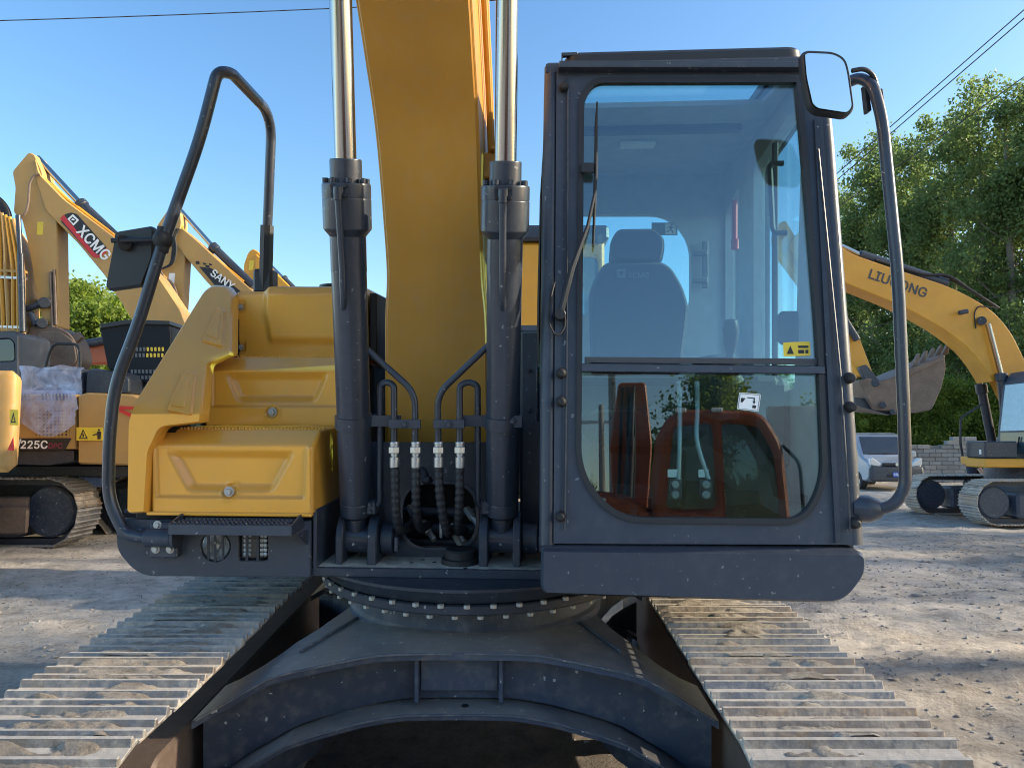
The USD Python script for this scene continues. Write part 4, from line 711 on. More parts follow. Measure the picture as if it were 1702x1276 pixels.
# right handrail and mirror
hp = [U(1428, 845, 2.36), U(1482, 844, 2.33), U(1505, 812, 2.33), U(1503, 700, 2.34), U(1492, 450, 2.38), U(1466, 195, 2.43), U(1450, 140, 2.45), U(1425, 128, 2.50), U(1390, 150, 2.58)]
rr = obj('right_handrail', tube(bend(hp, [.05, .06, .06, .1, .1, .1, .05, .05, .05], 8), .0185, 18), M['cylp'], ex, XU)
obj('rail_foot', [lathe([(.038, -.03), (.042, 0), (.042, .02), (.03, .05), (.022, .06)], U(1432, 845, 2.36), (1, -.15, 0), 28)], M['cylp'], rr, XU)
obj('mirror_arm', tube(bend([U(1416, 118, 2.44), U(1437, 114, 2.44), U(1452, 125, 2.45), U(1462, 160, 2.46), U(1468, 190, 2.46)], .05, 6), .0075, 10), M['black'], rr, XU)
obj('mirror_clamp', [prism(rp([(1458, 148), (1468, 146), (1474, 190), (1465, 194)], 3), .04, mu(2.44), bev=(1.5, .004)), prism(rp([(1437, 140), (1442, 140), (1449, 184), (1442, 186)], 2), .03, mu(2.46))], M['black'], rr, XU)
rm = rp([(1332, 88), (1342, 82), (1388, 84), (1408, 96), (1414, 118), (1422, 180), (1410, 194), (1356, 186), (1345, 176), (1335, 130)], 11, 5)
mir = obj('right_mirror', prism(rm, .032, mu(2.30), bev=(3, .010)), M['black'], rr, XU, smooth=50)
mf = A(Polygon(rm).buffer(-6).exterior.coords)[:-1]; c0 = mf.mean(0)
def mmir(p, d):
    q = U(p[:, 0], p[:, 1], 2.294); o = U(c0[0], c0[1], 2.294); q[:, 1] += (q[:, 0] - o[0]) * .02 + (q[:, 2] - o[2]) * .03 + d; return q
obj('mirror_face', prism(mf, .004, mmir), M['mirror'], mir, XU)
# ------------------------------------------------------------------ the ground
def pad(x, y):
    """how much of the packed ramp under the machine counts at x, y (world)"""
    dx = np.maximum(np.abs(x + .17) - 1.25, 0); dy = np.maximum(np.maximum(1.3 - y, y - 4.9), 0); return 1 - sst(0, .7, np.hypot(dx, dy))
def ground_h(x, y, fine=True):
    p = np.stack([x, y, 0 * x], -1); r = np.hypot(x, y)
    h = .10 * (meshkit.fbm(p * .22, 3, 1) - .5) + .05 * (meshkit.fbm(p * .9, 3, 5) - .5)
    if fine:
        b = meshkit.fbm(p * 3.1, 4, 9) - .5; h = h + .065 * b + .07 * np.maximum(meshkit.fbm(p * A([1.3, 5.0, 1]), 4, 3) - .55, 0)
        rut = np.sin((y - .12 * x) * 2 * np.pi / 1.7 + 2.2 * meshkit.noise(p * .35, 11) * 3); h = h + .022 * rut * meshkit.noise(p * .3, 21)
        cle = np.exp(-(((x + 4.3 + .25 * y) % 2.6 - .8) / .28) ** 6) * np.sin((y + .1 * x) * 2 * np.pi / .17) * (meshkit.noise(p * .7, 41) > .4); h = h + .014 * cle
        tr = np.exp(-((np.abs(x - 5.2 - .05 * y) - 0.0) / .35) ** 2); h = h - .03 * tr
    h = h * np.clip(1.4 - r / 120, .2, 1)
    plane = -.119 + .0773 * y; k = pad(x, y)
    return h * (1 - k) + (plane - .012 + .4 * h * .3) * k
n = 600; s = np.linspace(-1, 1, n); sc_ = lambda s: np.sign(s) * (9 * np.abs(s) + 260 * np.abs(s) ** 6)
gx, gy = np.meshgrid(sc_(s), 6 + sc_(s), indexing='ij'); gz = ground_h(gx, gy)
obj('ground', (np.stack([gx, gy, gz], -1).reshape(-1, 3), gridf(n, n)), M['ground'], smooth=True, kind='structure')
rng = np.random.default_rng(4)
ico = trimesh.creation.icosphere(1); iv, if_ = np.array(ico.vertices), np.array(ico.faces); ico0 = trimesh.creation.icosphere(0); jv, jf = np.array(ico0.vertices), np.array(ico0.faces)
cl = []
for k in range(3000):
    while True:
        x = rng.uniform(-11, 13); y = rng.uniform(.3, 15)
        if meshkit.noise(A([[x * .5, y * .9, 3.0]]))[0] > .42 + .25 * rng.random() - .1: break
    a = rng.uniform(.006, .019) * (1 + .03 * y) * (2.2 if rng.random() < .04 else 1); v, f_ = (iv, if_) if a > .03 else (jv, jf)
    v = v * A([a * rng.uniform(.8, 1.7), a * rng.uniform(.8, 1.4), a * .55]) * (1 + .7 * (meshkit.noise(v * 1.4 + k) - .5)[:, None]); t = rng.uniform(0, 6.28)
    v = v @ rot(math.degrees(t), (0, 0, 1)).T; cl.append((v + A([x, y, 0]), f_, x, y))
hz = ground_h(A([c[2] for c in cl]), A([c[3] for c in cl]))
obj('soil_clods', [(c[0] + A([0, 0, z + .004]), c[1]) for c, z in zip(cl, hz)], M['mud'], smooth=50, label='loose clods of dried grey earth scattered over the yard', cat='clods', kind='stuff')
n_ = 9000; gxy = np.column_stack([rng.uniform(-9, 12, n_), rng.uniform(.3, 12, n_)]); keep = meshkit.noise(np.column_stack([gxy * .8, np.full(n_, 5.0)])) > rng.uniform(.25, .75, n_); gxy = gxy[keep]; n_ = len(gxy)
ga = rng.uniform(.004, .011, n_) * (1 + .05 * gxy[:, 1]); gv_ = jv[None] * (ga[:, None, None] * rng.uniform(.6, 1.5, (n_, 1, 3)) * A([1, 1, .7])) * rng.uniform(.75, 1.25, (n_, len(jv), 1)); gv_ = gv_ + np.column_stack([gxy, ground_h(gxy[:, 0], gxy[:, 1]) + .003])[:, None]
obj('gravel', (gv_.reshape(-1, 3), (jf[None] + (np.arange(n_) * len(jv))[:, None, None]).reshape(-1, 3)), M['block'], label='small grey stones strewn over the dry earth', cat='gravel', kind='stuff')
tw = []
for k in range(90):
    x, y = rng.uniform(-8, 10), rng.uniform(1.5, 11); z = ground_h(A([x]), A([y]))[0]; a = rng.uniform(0, 3.1); L = rng.uniform(.05, .22); d = A([math.cos(a), math.sin(a), 0]) * L
    tw.append(tube([A([x, y, z + .012]), A([x, y, z + .02]) + d * .5 + A([.01, .01, 0]), A([x, y, z + .012]) + d], .004, 5))
obj('dry_twigs', tw, M['bark'], label='thin dry twigs and straw lying about on the earth', cat='twigs', kind='stuff')
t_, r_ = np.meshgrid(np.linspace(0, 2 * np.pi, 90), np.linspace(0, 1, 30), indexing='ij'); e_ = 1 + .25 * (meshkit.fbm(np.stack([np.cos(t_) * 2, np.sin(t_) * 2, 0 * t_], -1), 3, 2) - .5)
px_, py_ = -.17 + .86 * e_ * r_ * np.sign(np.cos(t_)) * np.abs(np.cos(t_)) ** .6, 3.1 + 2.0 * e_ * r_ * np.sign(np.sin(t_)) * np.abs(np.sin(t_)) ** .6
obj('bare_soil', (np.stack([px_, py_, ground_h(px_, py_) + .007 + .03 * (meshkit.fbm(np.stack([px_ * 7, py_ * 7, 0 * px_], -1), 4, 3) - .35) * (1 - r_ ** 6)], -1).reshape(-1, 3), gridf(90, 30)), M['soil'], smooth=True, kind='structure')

# ------------------------------------------------------------------ other excavators of the yard
def side_plate(parent, name, px_ring, Y, w, mat, r=6, bev=.015, **k):
    """thick plate whose outline is read off the photograph at world depth Y, w metres deep"""
    return obj(name, prism(rp(px_ring, r), w, mw(Y - w / 2), bev=(1.2, bev), both=True), mat, parent, lambda v: np.asarray(v) - A(ORG), **k)
ORG = (0, 0, 0)
XO = lambda v: np.asarray(v) - A(ORG)
def bar(a, b, r, n=16): return cyl(a, b, r, n=n)
def body(parent, x0, x1, y0, y1, z0, z1, mat, cabside=-1, facing=-1, cab=True, cabh=1.75):
    """house, counterweight, cab of a machine lying along x"""
    xm = (x0 + x1) / 2; L = x1 - x0; back = x1 if facing < 0 else x0; frontx = x0 if facing < 0 else x1; s = facing
    def bx(a, b, *q): return boxb(min(a, b), max(a, b), *q)
    hs = obj('engine_house', bx(frontx - s * L * .42, back + s * L * .16, y0, y1, z0, z1, .05), mat, parent, XO)
    obj('counterweight', prism(rp([(back + s * L * .165, z0 - .05), (back, z0 + .02), (back - s * .08, z1 - .3), (back + s * .05, z1), (back + s * L * .165, z1)], .08), y1 - y0 + .02, mxz(y0 - .01), bev=.03, both=True), mat, parent, XO)
    obj('deck', bx(frontx, frontx - s * L * .42, y0, y1, z0, z0 + .16, .02), M['char'], parent, XO)
    if cab:
        ya, yb = (y0, y0 + .98) if cabside < 0 else (y1 - .98, y1); xa, xb = frontx - s * .02, frontx - s * 1.55
        ring = [(xa, z0 + .165), (xa, z0 + .8), (xa - s * .28, z0 + cabh), (xb, z0 + cabh), (xb, z0 + .165)]
        cb_ = obj('cab', prism(rp(ring, .06), .98, mxz(ya), bev=.03, both=True), M['char'], parent, XO)
        w1 = [(xa - s * .10, z0 + .75), (xa - s * .33, z0 + cabh - .12), (xa - s * .75, z0 + cabh - .12), (xa - s * .75, z0 + .75)]; w2 = [(xa - s * .83, z0 + .75), (xa - s * .83, z0 + cabh - .12), (xb + s * .1, z0 + cabh - .12), (xb + s * .1, z0 + .75)]
        for w in (w1, w2):
            for yy in (ya - .004, yb - .002): obj('cab_window', prism(rp(w, .05), .006, mxz(yy)), M['bgglass'], cb_, XO)
    return hs
def crawler(parent, x0, x1, yc, gauge, zc, R, width, n=44, near_only=False, seed=0, mats=None):
    """two tracks along x"""
    global ORG
    for k, y in enumerate((yc - gauge / 2, yc + gauge / 2)):
        XR_ = lambda v: np.stack([np.asarray(v)[:, 1], np.asarray(v)[:, 0], np.asarray(v)[:, 2]], -1) - A(ORG)
        def xf(v): return XR_(v)
        tr = make_track_x(parent, y, width, x0, x1, zc, R, n, mats or (M['shoe2'], M['shoe']), xf, seed + k)
        for xx in (x0, x1): obj('idler', cyl((xx, y - width * .26, zc), (xx, y + width * .26, zc), R * .78, n=30, b=.03), M['frame'], tr, XO)
        obj('track_frame', boxb(x0 + .35, x1 - .35, y - width * .42, y + width * .42, zc - R * .75, zc + R * .45, .04), M['frame'], tr, XO)
    obj('undercarriage', [boxb((x0 + x1) / 2 - .5, (x0 + x1) / 2 + .5, yc - gauge / 2, yc + gauge / 2, zc - .05, zc + R * .8, .05), cyl(((x0 + x1) / 2, yc, zc + R * .8 - .05), ((x0 + x1) / 2, yc, zc + R + .34), .55)], M['frame'], parent, XO)
def make_track_x(parent, y, width, x0, x1, zc, R, n, mats, xf, seed):
    # swapping x and y mirrors the faces, so they are turned round
    def flip(s): return (s[0], np.asarray(s[1])[:, ::-1])
    rng = random.Random(seed); tot = 2 * (x1 - x0) + 2 * math.pi * R; outer, inner = [], []
    for s in np.linspace(0, tot, 60, endpoint=False): p, t, nn = loop_at(s, x0, x1, zc, R); outer.append(p - nn * .002); inner.append(p - nn * .08)
    tr = obj('track', flip(prism(A(outer), width * .4, lambda p, d: np.stack([y - width * .2 + d, p[:, 0], p[:, 1]], -1), holes=[A(inner)])), M['dark'], parent, xf)
    sc = tot / n / .1704
    for i in range(n):
        p, t, nn = loop_at((i + .5) * tot / n, x0, x1, zc, R); nn = A([-t[1], t[0]]) if (A([-t[1], t[0]]) @ nn) > 0 else A([t[1], -t[0]])
        o = A([y - width / 2 + rng.uniform(-.008, .008), p[0], p[1]])
        obj('track_shoe', flip(prism(SHOE * A([sc, 1.15]), width, mfree(o, (0, t[0], t[1]), (0, nn[0], nn[1]), (1, 0, 0)))), mats[rng.random() < .35], tr, xf, smooth=20)
    return tr
def decal_text(parent, s, px0, px1, Y, h, mat, depth=.004, off=.003, name='lettering'):
    a, b = W(*px0, Y), W(*px1, Y); e = b - a; up = np.cross(A([0, -1.0, 0]), e); up = up if up[2] > 0 else -up
    return obj(name, text(s, h, a + A([0, -off, 0]), e, up, depth), mat, parent, XO)

# --- right: the amber excavator facing left, bucket curled
ORG = W(1640, 800, 14.3) * A([1, 1, 0]); lg_ = thing('excavator', 'amber excavator with LIUGONG on its boom and raised bucket, in front of the grey wall', 'excavator', ORG)
crawler(lg_, 8.52, 10.9, 14.3, 1.95, .42, .37, .55, 40, seed=30)
Y = 13.35
def z_at(py, yy): return W(1650, py, yy)[2]
def x_at(px, yy): return W(px, 700, yy)[0]
obj('deck', [boxb(x_at(1634, Y), x_at(1634, Y) + 3.2, Y, Y + .60, z_at(777, Y), z_at(762, Y), .02), boxb(x_at(1655, 14.3), 12, Y + .61, 15.5, z_at(777, Y), z_at(762, Y), .02)], M['ly'], lg_, XO)
obj('tool_box', boxb(x_at(1634, Y) + .02, x_at(1634, Y) + .62, Y + .02, Y + .59, z_at(761.5, Y), z_at(733, Y), .025), M['dark'], lg_, XO)
q = W(1628, 752, Y); obj('box_label', prism([(Y + .12, z_at(755, Y)), (Y + .18, z_at(755, Y)), (Y + .18, z_at(747, Y)), (Y + .12, z_at(747, Y))], .006, myz(x_at(1634, Y) + .015)), M['white'], lg_, XO)
fx = x_at(1656, 14.2); cz = [z_at(p_, 14.2) for p_ in (761, 712, 640, 620)]; sl = [(fx, cz[0]), (fx + .02, cz[1]), (fx + .16, cz[2]), (fx + .32, cz[3])]
cb_ = obj('cab', prism(A(sl + [(fx + 1.6, cz[3] + .03), (fx + 1.6, cz[0])]), .95, mxz(Y - .08), bev=.03, both=True), M['char'], lg_, XO)
M['fcg'] = plain('pale_windscreen', (.36, .52, .58), .12, coat_weight=.6); M['fcg2'] = plain('dim_windscreen', (.045, .075, .085), .10, coat_weight=.5)
def on_front(za, xa, zb_, xb_, y0_, y1_): return fix(A([(xa - .012, y0_, za), (xa - .012, y1_, za), (xb_ - .012, y1_, zb_), (xb_ - .012, y0_, zb_), (xa + .03, y0_, za), (xa + .03, y1_, za), (xb_ + .03, y1_, zb_), (xb_ + .03, y0_, zb_)]), A([[0, 2, 1], [0, 3, 2], [4, 5, 6], [4, 6, 7], [0, 1, 5], [0, 5, 4], [1, 2, 6], [1, 6, 5], [2, 3, 7], [2, 7, 6], [3, 0, 4], [3, 4, 7]]))
def fxz(z): return np.interp(z, [q[1] for q in sl], [q[0] for q in sl])
za, zb_ = z_at(716, 14.1), z_at(640, 14.1); obj('cab_window', on_front(za, fxz(za), zb_, fxz(zb_), Y + .02, Y + .76), M['fcg'], cb_, XO)
za, zb_ = z_at(753, 14.1), z_at(719, 14.1); obj('cab_window', on_front(za, fxz(za), zb_, fxz(zb_), Y + .02, Y + .76), M['fcg2'], cb_, XO)
obj('cab_wiring', tube(bend([(fx - .02, Y + .5, cz[0] + .1), (fx - .04, Y + .4, cz[0] + .3), (fx - .03, Y + .25, cz[0] + .2), (fx - .02, Y + .2, cz[0] + .4)], .1), .015, 6), M['black'], cb_, XO)
boomr = [(1330, 383), (1350, 380), (1418, 423), (1488, 447), (1573, 474), (1618, 496), (1655, 520), (1683, 555), (1702, 596), (1725, 640), (1740, 690), (1700, 690), (1668, 627), (1650, 635), (1634, 608), (1612, 580), (1573, 549), (1504, 510), (1420, 476), (1330, 440), (1312, 410)]
YB = 14.62
bm = side_plate(lg_, 'boom', boomr, YB, .5, M['ly'], r=[8, 8, 20, 20, 30, 30, 30, 30, 30, 20, 8, 8, 3, 3, 30, 40, 40, 30, 20, 10, 8])
decal_text(bm, 'LIUGONG', (1441, 461), (1541, 496), YB - .25, .185, plain('grey_print', (.045, .042, .045), .5))
for i, (a, b, c) in enumerate((((1642, 538), (1664, 622), (1672, 700)), ((1612, 590), (1630, 640), (1650, 740)))):
    yy = YB - .33 if i == 0 else YB + .36
    bc_ = obj('boom_cylinder', [bar(W(*b, yy), W(*c, yy), .085), bar(W(b[0], b[1] - 2, yy), W(b[0] + (c[0] - b[0]) * .14, b[1] + (c[1] - b[1]) * .14, yy), .11)], M['dark'], lg_, XO); obj('piston_rod', bar(W(*a, yy), W(*b, yy), .05), M['chrome'], bc_, XO)
obj('boom_pin', [cyl(W(1632, 533, YB - .34), W(1632, 533, YB + .34), .085), cyl(W(1608, 517, YB - .36), W(1594, 520, YB - .36), .045)], M['dark'], bm, XO)
ac = obj('stick_cylinder', bar(W(1428, 423, YB), W(1574, 471, YB), .095), M['dark'], lg_, XO); obj('piston_rod', bar(W(1340, 382, YB), W(1428, 423, YB), .05), M['chrome'], ac, XO)
for k in range(3): obj('boom_hose', tube(bend([W(1455, 432, YB - .1 + k * .1), W(1540, 458, YB - .1 + k * .1), W(1575, 455 + 3 * k, YB - .1 + k * .1), W(1610, 480, YB - .1 + k * .1), W(1660, 512, YB - .1 + k * .1)], .3), .03, 8), M['rubber'], bm, XO)
obj('boom_wire', tube(bend([W(1622, 546, YB - .27), W(1619, 520, YB - .27), W(1626, 508, YB - .27), W(1658, 512, YB - .27)], .1), .012, 6), M['rubber'], bm, XO)
stk = side_plate(lg_, 'stick', [(1296, 370), (1306, 366), (1345, 430), (1365, 480), (1412, 540), (1427, 556), (1452, 622), (1432, 628), (1408, 590), (1335, 470), (1298, 420), (1290, 392)], YB, .34, M['ly'], r=8)
obj('hose_guard', bar(W(1372, 480, YB - .25), W(1425, 565, YB - .25), .07), M['dark'], stk, XO)
br = [(1427, 632), (1445, 628), (1458, 634), (1475, 630), (1513, 612), (1545, 600), (1571, 588), (1572, 615), (1565, 645), (1549, 681), (1520, 687), (1488, 683), (1455, 681), (1444, 664), (1436, 650)]
bu = side_plate(lg_, 'bucket', br, YB, 1.05, M['bucket'], r=5)
for k in range(5):
    x = 1521 + 12.5 * k; yb_ = 610 - 4.6 * k
    obj('bucket_tooth', prism([(x - 6, yb_), (x + 5, yb_ - 3), (x + 9, yb_ - 22 + k * .5), (x + 6, yb_ - 23)], .10, mw(YB - .45 + .2 * k), bev=(.8, .01), both=True), M['bucket'], bu, XO)
obj('bucket_side_cutter', prism(rp([(1500, 618), (1570, 590), (1571, 598), (1503, 628)], 2), .04, mw(YB - .57), bev=(.6, .01)), M['bucket'], bu, XO)
obj('bucket_link', [prism(rp([(1428, 610), (1440, 605), (1468, 640), (1462, 650), (1446, 648)], 4), .12, mw(YB - .35), bev=(.6, .01), both=True), prism(rp([(1420, 660), (1440, 662), (1470, 675), (1488, 686), (1480, 690), (1452, 682), (1420, 672)], 3), .12, mw(YB - .4), bev=(.6, .01), both=True), cyl(W(1455, 636, YB - .56), W(1455, 636, YB + .5), .075), cyl(W(1468, 673, YB - .6), W(1468, 673, YB + .5), .06), cyl(W(1484, 684, YB - .6), W(1484, 684, YB + .5), .05)], M['dark'], bu, XO)
obj('handrail', tube(bend([W(1600, 758, Y + .6), W(1596, 735, Y + .6), W(1597, 695, Y + .6), W(1603, 690, Y + .6), W(1632, 672, Y + .7)], .08), .022, 8), M['black'], lg_, XO)
obj('engine_house', boxb(11.0, 12.4, 13.3, 15.5, 1.25, 2.35, .05), M['ly'], lg_, XO)

# --- left, nearest: body of the machine with 225C on its side
ORG = W(60, 800, 11.6) * A([1, 1, 0]); sy = thing('excavator', 'tan yellow excavator marked 225C under plastic film, behind the left handrail', 'excavator', ORG)
crawler(sy, -10.2, -6.55, 11.9, 2.3, .50, .46, .6, 46, seed=50, mats=(M['shoe'], M['shoe2']))
obj('track_cover', [boxb(-9.6, -6.75, 10.40, 10.47, .28, .72, .02), boxb(-7.2, -6.72, 10.36, 10.41, .22, .60, .02)], M['bucket'], sy, XO)
YS = 10.25
hs = obj('engine_house', prism(A([(-60, 655), (127, 655), (127, 747), (-60, 747)]), 2.7, mw(YS), bev=(2, .03), both=True), M['bgy'], sy, XO)
obj('counterweight', prism(rp([(128, 657), (140, 652), (225, 655), (242, 668), (240, 765), (225, 774), (128, 771)], [3, 8, 10, 12, 12, 10, 4]), 2.74, mw(YS - .02), bev=(3, .05), both=True), M['bgy'], sy, XO)
obj('lower_frame', prism([(-60, 749), (123, 749), (123, 766), (78, 773), (-60, 768)], 2.6, mw(YS + .04)), M['dark'], sy, XO)
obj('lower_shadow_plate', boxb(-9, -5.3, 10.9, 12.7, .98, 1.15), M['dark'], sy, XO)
db = obj('name_band', prism([(-40, 728), (119, 728), (108, 748), (-40, 748)], .006, mw(YS - .005)), M['ink'], hs, XO)
decal_text(db, '225C', (33, 745), (78, 745), YS - .007, .105, M['white']); decal_text(db, 'DPC', (80, 745), (106, 745), YS - .007, .07, plain('maroon_print', (.22, .03, .06), .5)); decal_text(db, '/', (27, 746), (34, 746), YS - .007, .125, M['white'])
gv = obj('vent_grille', prism([(60, 678), (114, 678), (114, 727), (60, 727)], .006, mw(YS - .004)), M['innerd'], hs, XO)
for k in range(9):
    obj('grille_wire', prism([(60.0, 679 + 5.6 * k), (114, 679 + 5.6 * k), (114, 681.6 + 5.6 * k), (60, 681.6 + 5.6 * k)], .006, mw(YS - .010)), M['bgy'], gv, XO)
    obj('grille_wire', prism([(61 + 6.3 * k, 678), (64 + 6.3 * k, 678), (64 + 6.3 * k, 727), (61 + 6.3 * k, 727)], .006, mw(YS - .0105)), M['bgy'], gv, XO)
for k in range(15):
    x = 34 + 5.8 * k
    if not 48 < x < 64: obj('vent_slot', prism(rp([(x, 653 + 1), (x + 3, 654), (x + 4.5, 666), (x + 1.5, 666)], 1), .006, mw(YS - .004)), M['ink'], hs, XO)
wl = obj('warning_label', prism([(127, 710), (171, 710), (171, 732), (127, 732)], .004, mw(YS - .055)), M['stick'], sy, XO)
obj('label_print', [prism(A([(131, 729), (138, 713), (146, 729)]), .003, mw(YS - .0575), holes=[A([(133.5, 727.3), (138.3, 716.5), (143.5, 727.3)])]), prism([(137, 720), (138.5, 720), (140, 726), (137, 726)], .003, mw(YS - .0575)), prism(rp([(161, 717), (168, 717), (167, 730), (162, 730)], 1), .003, mw(YS - .0575)), prism(A(arc((164.5, 714.5), 2, 0, 350, 10)), .003, mw(YS - .0575)), prism([(154, 722), (161, 720), (161, 722.5), (154, 724)], .003, mw(YS - .0575))], M['ink'], wl, XO)
obj('red_emblem', [prism(A(r), .004, mw(YS - .055)) for r in ([(197, 674), (228, 676), (226, 680), (203, 680), (224, 690), (222, 696), (197, 683)],)], M['red'], sy, XO)
obj('top_cover', prism(rp([(140, 655), (142, 618), (150, 611), (205, 618), (216, 628), (216, 655)], 6), 1.6, mw(YS + .3), bev=(3, .05), both=True), M['dark'], sy, XO, smooth=50)
obj('top_cover', prism(rp([(50, 654), (52, 616), (62, 610), (136, 612), (140, 654)], 6), 1.6, mw(YS + .3), bev=(3, .05), both=True), M['char'], sy, XO)
for (xa, xb, ya, yb, yy, am) in ((46, 147, 611, 657, YS + .2, .10), (28, 130, 650, 712, YS - .05, .035)):
    s_, t_ = np.meshgrid(np.linspace(0, 1, 60), np.linspace(0, 1, 40), indexing='ij'); e_ = meshkit.fbm(np.stack([s_ * 3, t_ * 3, 0 * s_ + ya], -1), 3, 4) - .5
    gx_ = xa + (xb - xa) * s_ + 14 * e_ * np.abs(2 * s_ - 1) ** 2; gz_ = ya + (yb - ya) * t_ * (1 if ya < 640 else .75 + .5 * np.exp(-((s_ - .55) / .4) ** 2)) + 8 * e_ * (1 - t_ * (ya < 640))
    q = W(gx_, gz_, yy); n_ = meshkit.fbm(q * A([2.2, 1, 2.2]), 2, 4); q[..., 1] += am * (np.abs(n_ - .5) * 4 - .8) + .012 * (meshkit.fbm(q * 11.0, 2, 6) - .5) - am
    obj('plastic_film', shell(q, (0, .002, 0)), M['film'], sy, XO, smooth=60)
obj('top_rail', tube(bend([W(75, 612, YS + .5), W(82, 585, YS + .5), W(90, 571, YS + .5), W(126, 572, YS + .5), W(132, 580, YS + .5), W(133, 612, YS + .5)], .1), .022, 8), M['black'], sy, XO)
YH = 10.9
hd = obj('raised_hood', prism(rp([(164, 542), (212, 533), (278, 533), (284, 545), (286, 600), (280, 652), (178, 612)], 5), .5, mw(YH), bev=(2, .03), both=True), M['hoodblack'], sy, XO)
obj('hood_lip', prism(rp([(165, 538), (212, 531), (282, 533), (284, 540), (212, 539), (167, 546)], 2), .54, mw(YH - .03), bev=(1, .01)), M['black'], hd, XO)
for r in range(4):
    for k in range(9):
        x = 219 + 6.2 * k - r * 1.0; y = 577 + 10 * r + (17 if r > 1 else 0)
        obj('hood_slot', prism(rp([(x, y), (x + 3.6, y), (x + 3.9, y + 6.5), (x + .4, y + 6.5)], 1), .006, mw(YH - .004)), (M['stick'] if r < 2 and k > 3 else M['seatgrey']), hd, XO)

# --- left edge: rounded rear corner of a yellow machine
ORG = W(-120, 800, 8.9) * A([1, 1, 0]); lc = thing('excavator', 'yellow machine with red reflector whose rounded rear corner enters at the left edge', 'excavator', ORG)
xc_ = W(33, 700, 8.0)[0]
cwt = obj('counterweight', prism(rp([(xc_ - 2.0, 7.8), (xc_ - .02, 8.0), (W(34, 700, 8.9)[0], 8.9), (W(10, 700, 10.2)[0], 10.2), (xc_ - 2.6, 10.0)], [.05, .18, .3, .3, .05], 8), W(33, 618, 8.2)[2] - W(33, 784, 8.2)[2], mxy(W(33, 618, 8.2)[2]), bev=.07, both=True), M['bgy'], lc, XO, smooth=50)
wl = obj('warning_label', prism([(16, 680), (31, 681), (31, 707), (16, 706)], .004, mw(7.96)), M['stick'], lc, XO)
obj('label_print', [prism(A([(18, 702), (22, 685), (26, 702)]), .003, mw(7.957), holes=[A([(19.6, 700.4), (22, 689), (24.3, 700.4)])])], M['ink'], wl, XO)
obj('reflector', prism([(12, 748), (22, 726), (23, 749)], .006, mw(7.95)), M['red'], lc, XO)
crawler(lc, xc_ - 4.6, xc_ - 2.3, 8.9, 1.8, .42, .38, .5, 34, seed=60)
obj('house', boxb(xc_ - 3.6, xc_ - 1.55, 7.75, 9.9, 1.2, 2.1, .05), M['ly'], lc, XO)

# --- left edge behind: boom with hoses and dark cab
ORG = W(-60, 800, 13.0) * A([1, 1, 0]); hb = thing('excavator', 'orange-yellow excavator at the left edge, its boom carrying a bundle of hoses', 'excavator', ORG)
YC_ = 12.3
cbb = obj('cab', prism(rp([(-70, 552), (22, 549), (31, 556), (31, 603), (32, 650), (-70, 650)], 6), 1.1, mw(YC_), bev=(2, .04), both=True, holes=[rp([(-58, 566), (16, 563), (23, 570), (24, 599), (-58, 603)], 5)]), M['char'], hb, XO)
obj('cab_window', prism(rp([(-58, 566), (16, 563), (23, 570), (24, 599), (-58, 603)], 5), .008, mw(YC_ + .04)), M['bgglass'], cbb, XO)
bmm = obj('boom', prism(rp([(-40, 342), (4, 368), (22, 395), (34, 425), (41, 560), (46, 650), (30, 652), (-30, 652)], 10), .5, mw(YC_ + .9), bev=(2, .03), both=True), M['bgy'], hb, XO)
rng = random.Random(2)
for k in range(7):
    x = -14 + 8.6 * k; dx = rng.uniform(-3, 3); y = YC_ + .82
    top = 372 + 9 * abs(k - 5) * .3
    obj('boom_hose', tube(bend([W(x * .7 - 4, 345 + 8 * k * .4, y), W(x - 3, 400 + k * 3, y - .02), W(x + dx, 450, y - .03), W(x + 2, 520, y - .03), W(x + 3, 600 + k * 6, y - .03), W(x + 6, 632, y)], .3), .035, 8), M['ly'] if k % 3 else M['bgy'], bmm, XO)
for yy in (447, 458, 540, 545, 590): obj('hose_clamp', prism([(-16 + (yy % 7), yy), (40, yy + 2), (40, yy + 6), (-16, yy + 4)], .10, mw(YC_ + .76)), M['bgy'] if yy % 2 else M['zinc'], bmm, XO)
for k in range(3): obj('boom_hose', tube(bend([W(-20, 322 + 6 * k, YC_ + .9), W(2, 332 + 5 * k, YC_ + .85), W(15 - k * 4, 352 + 4 * k, YC_ + .85), W(17 - k * 4, 376, YC_ + .84)], .3), .045, 8), M['rubber'], bmm, XO)
bcy = obj('boom_cylinder', bar(W(34, 422, YC_ + .7), W(38, 552, YC_ + .7), .055), M['dark'], hb, XO); obj('piston_rod', bar(W(30, 358, YC_ + .7), W(34, 424, YC_ + .7), .045), M['dark'], bcy, XO)
obj('boom_foot', prism(rp([(24, 628), (48, 628), (48, 660), (24, 660)], 3), .4, mw(YC_ + .8)), M['orange'], hb, XO)
body(hb, -12.6, -9.2, 12.0, 14.4, 1.0, 2.2, M['bgy'], facing=1, cab=False); crawler(hb, -12.5, -9.8, 13.2, 1.9, .42, .38, .55, 36, seed=70)

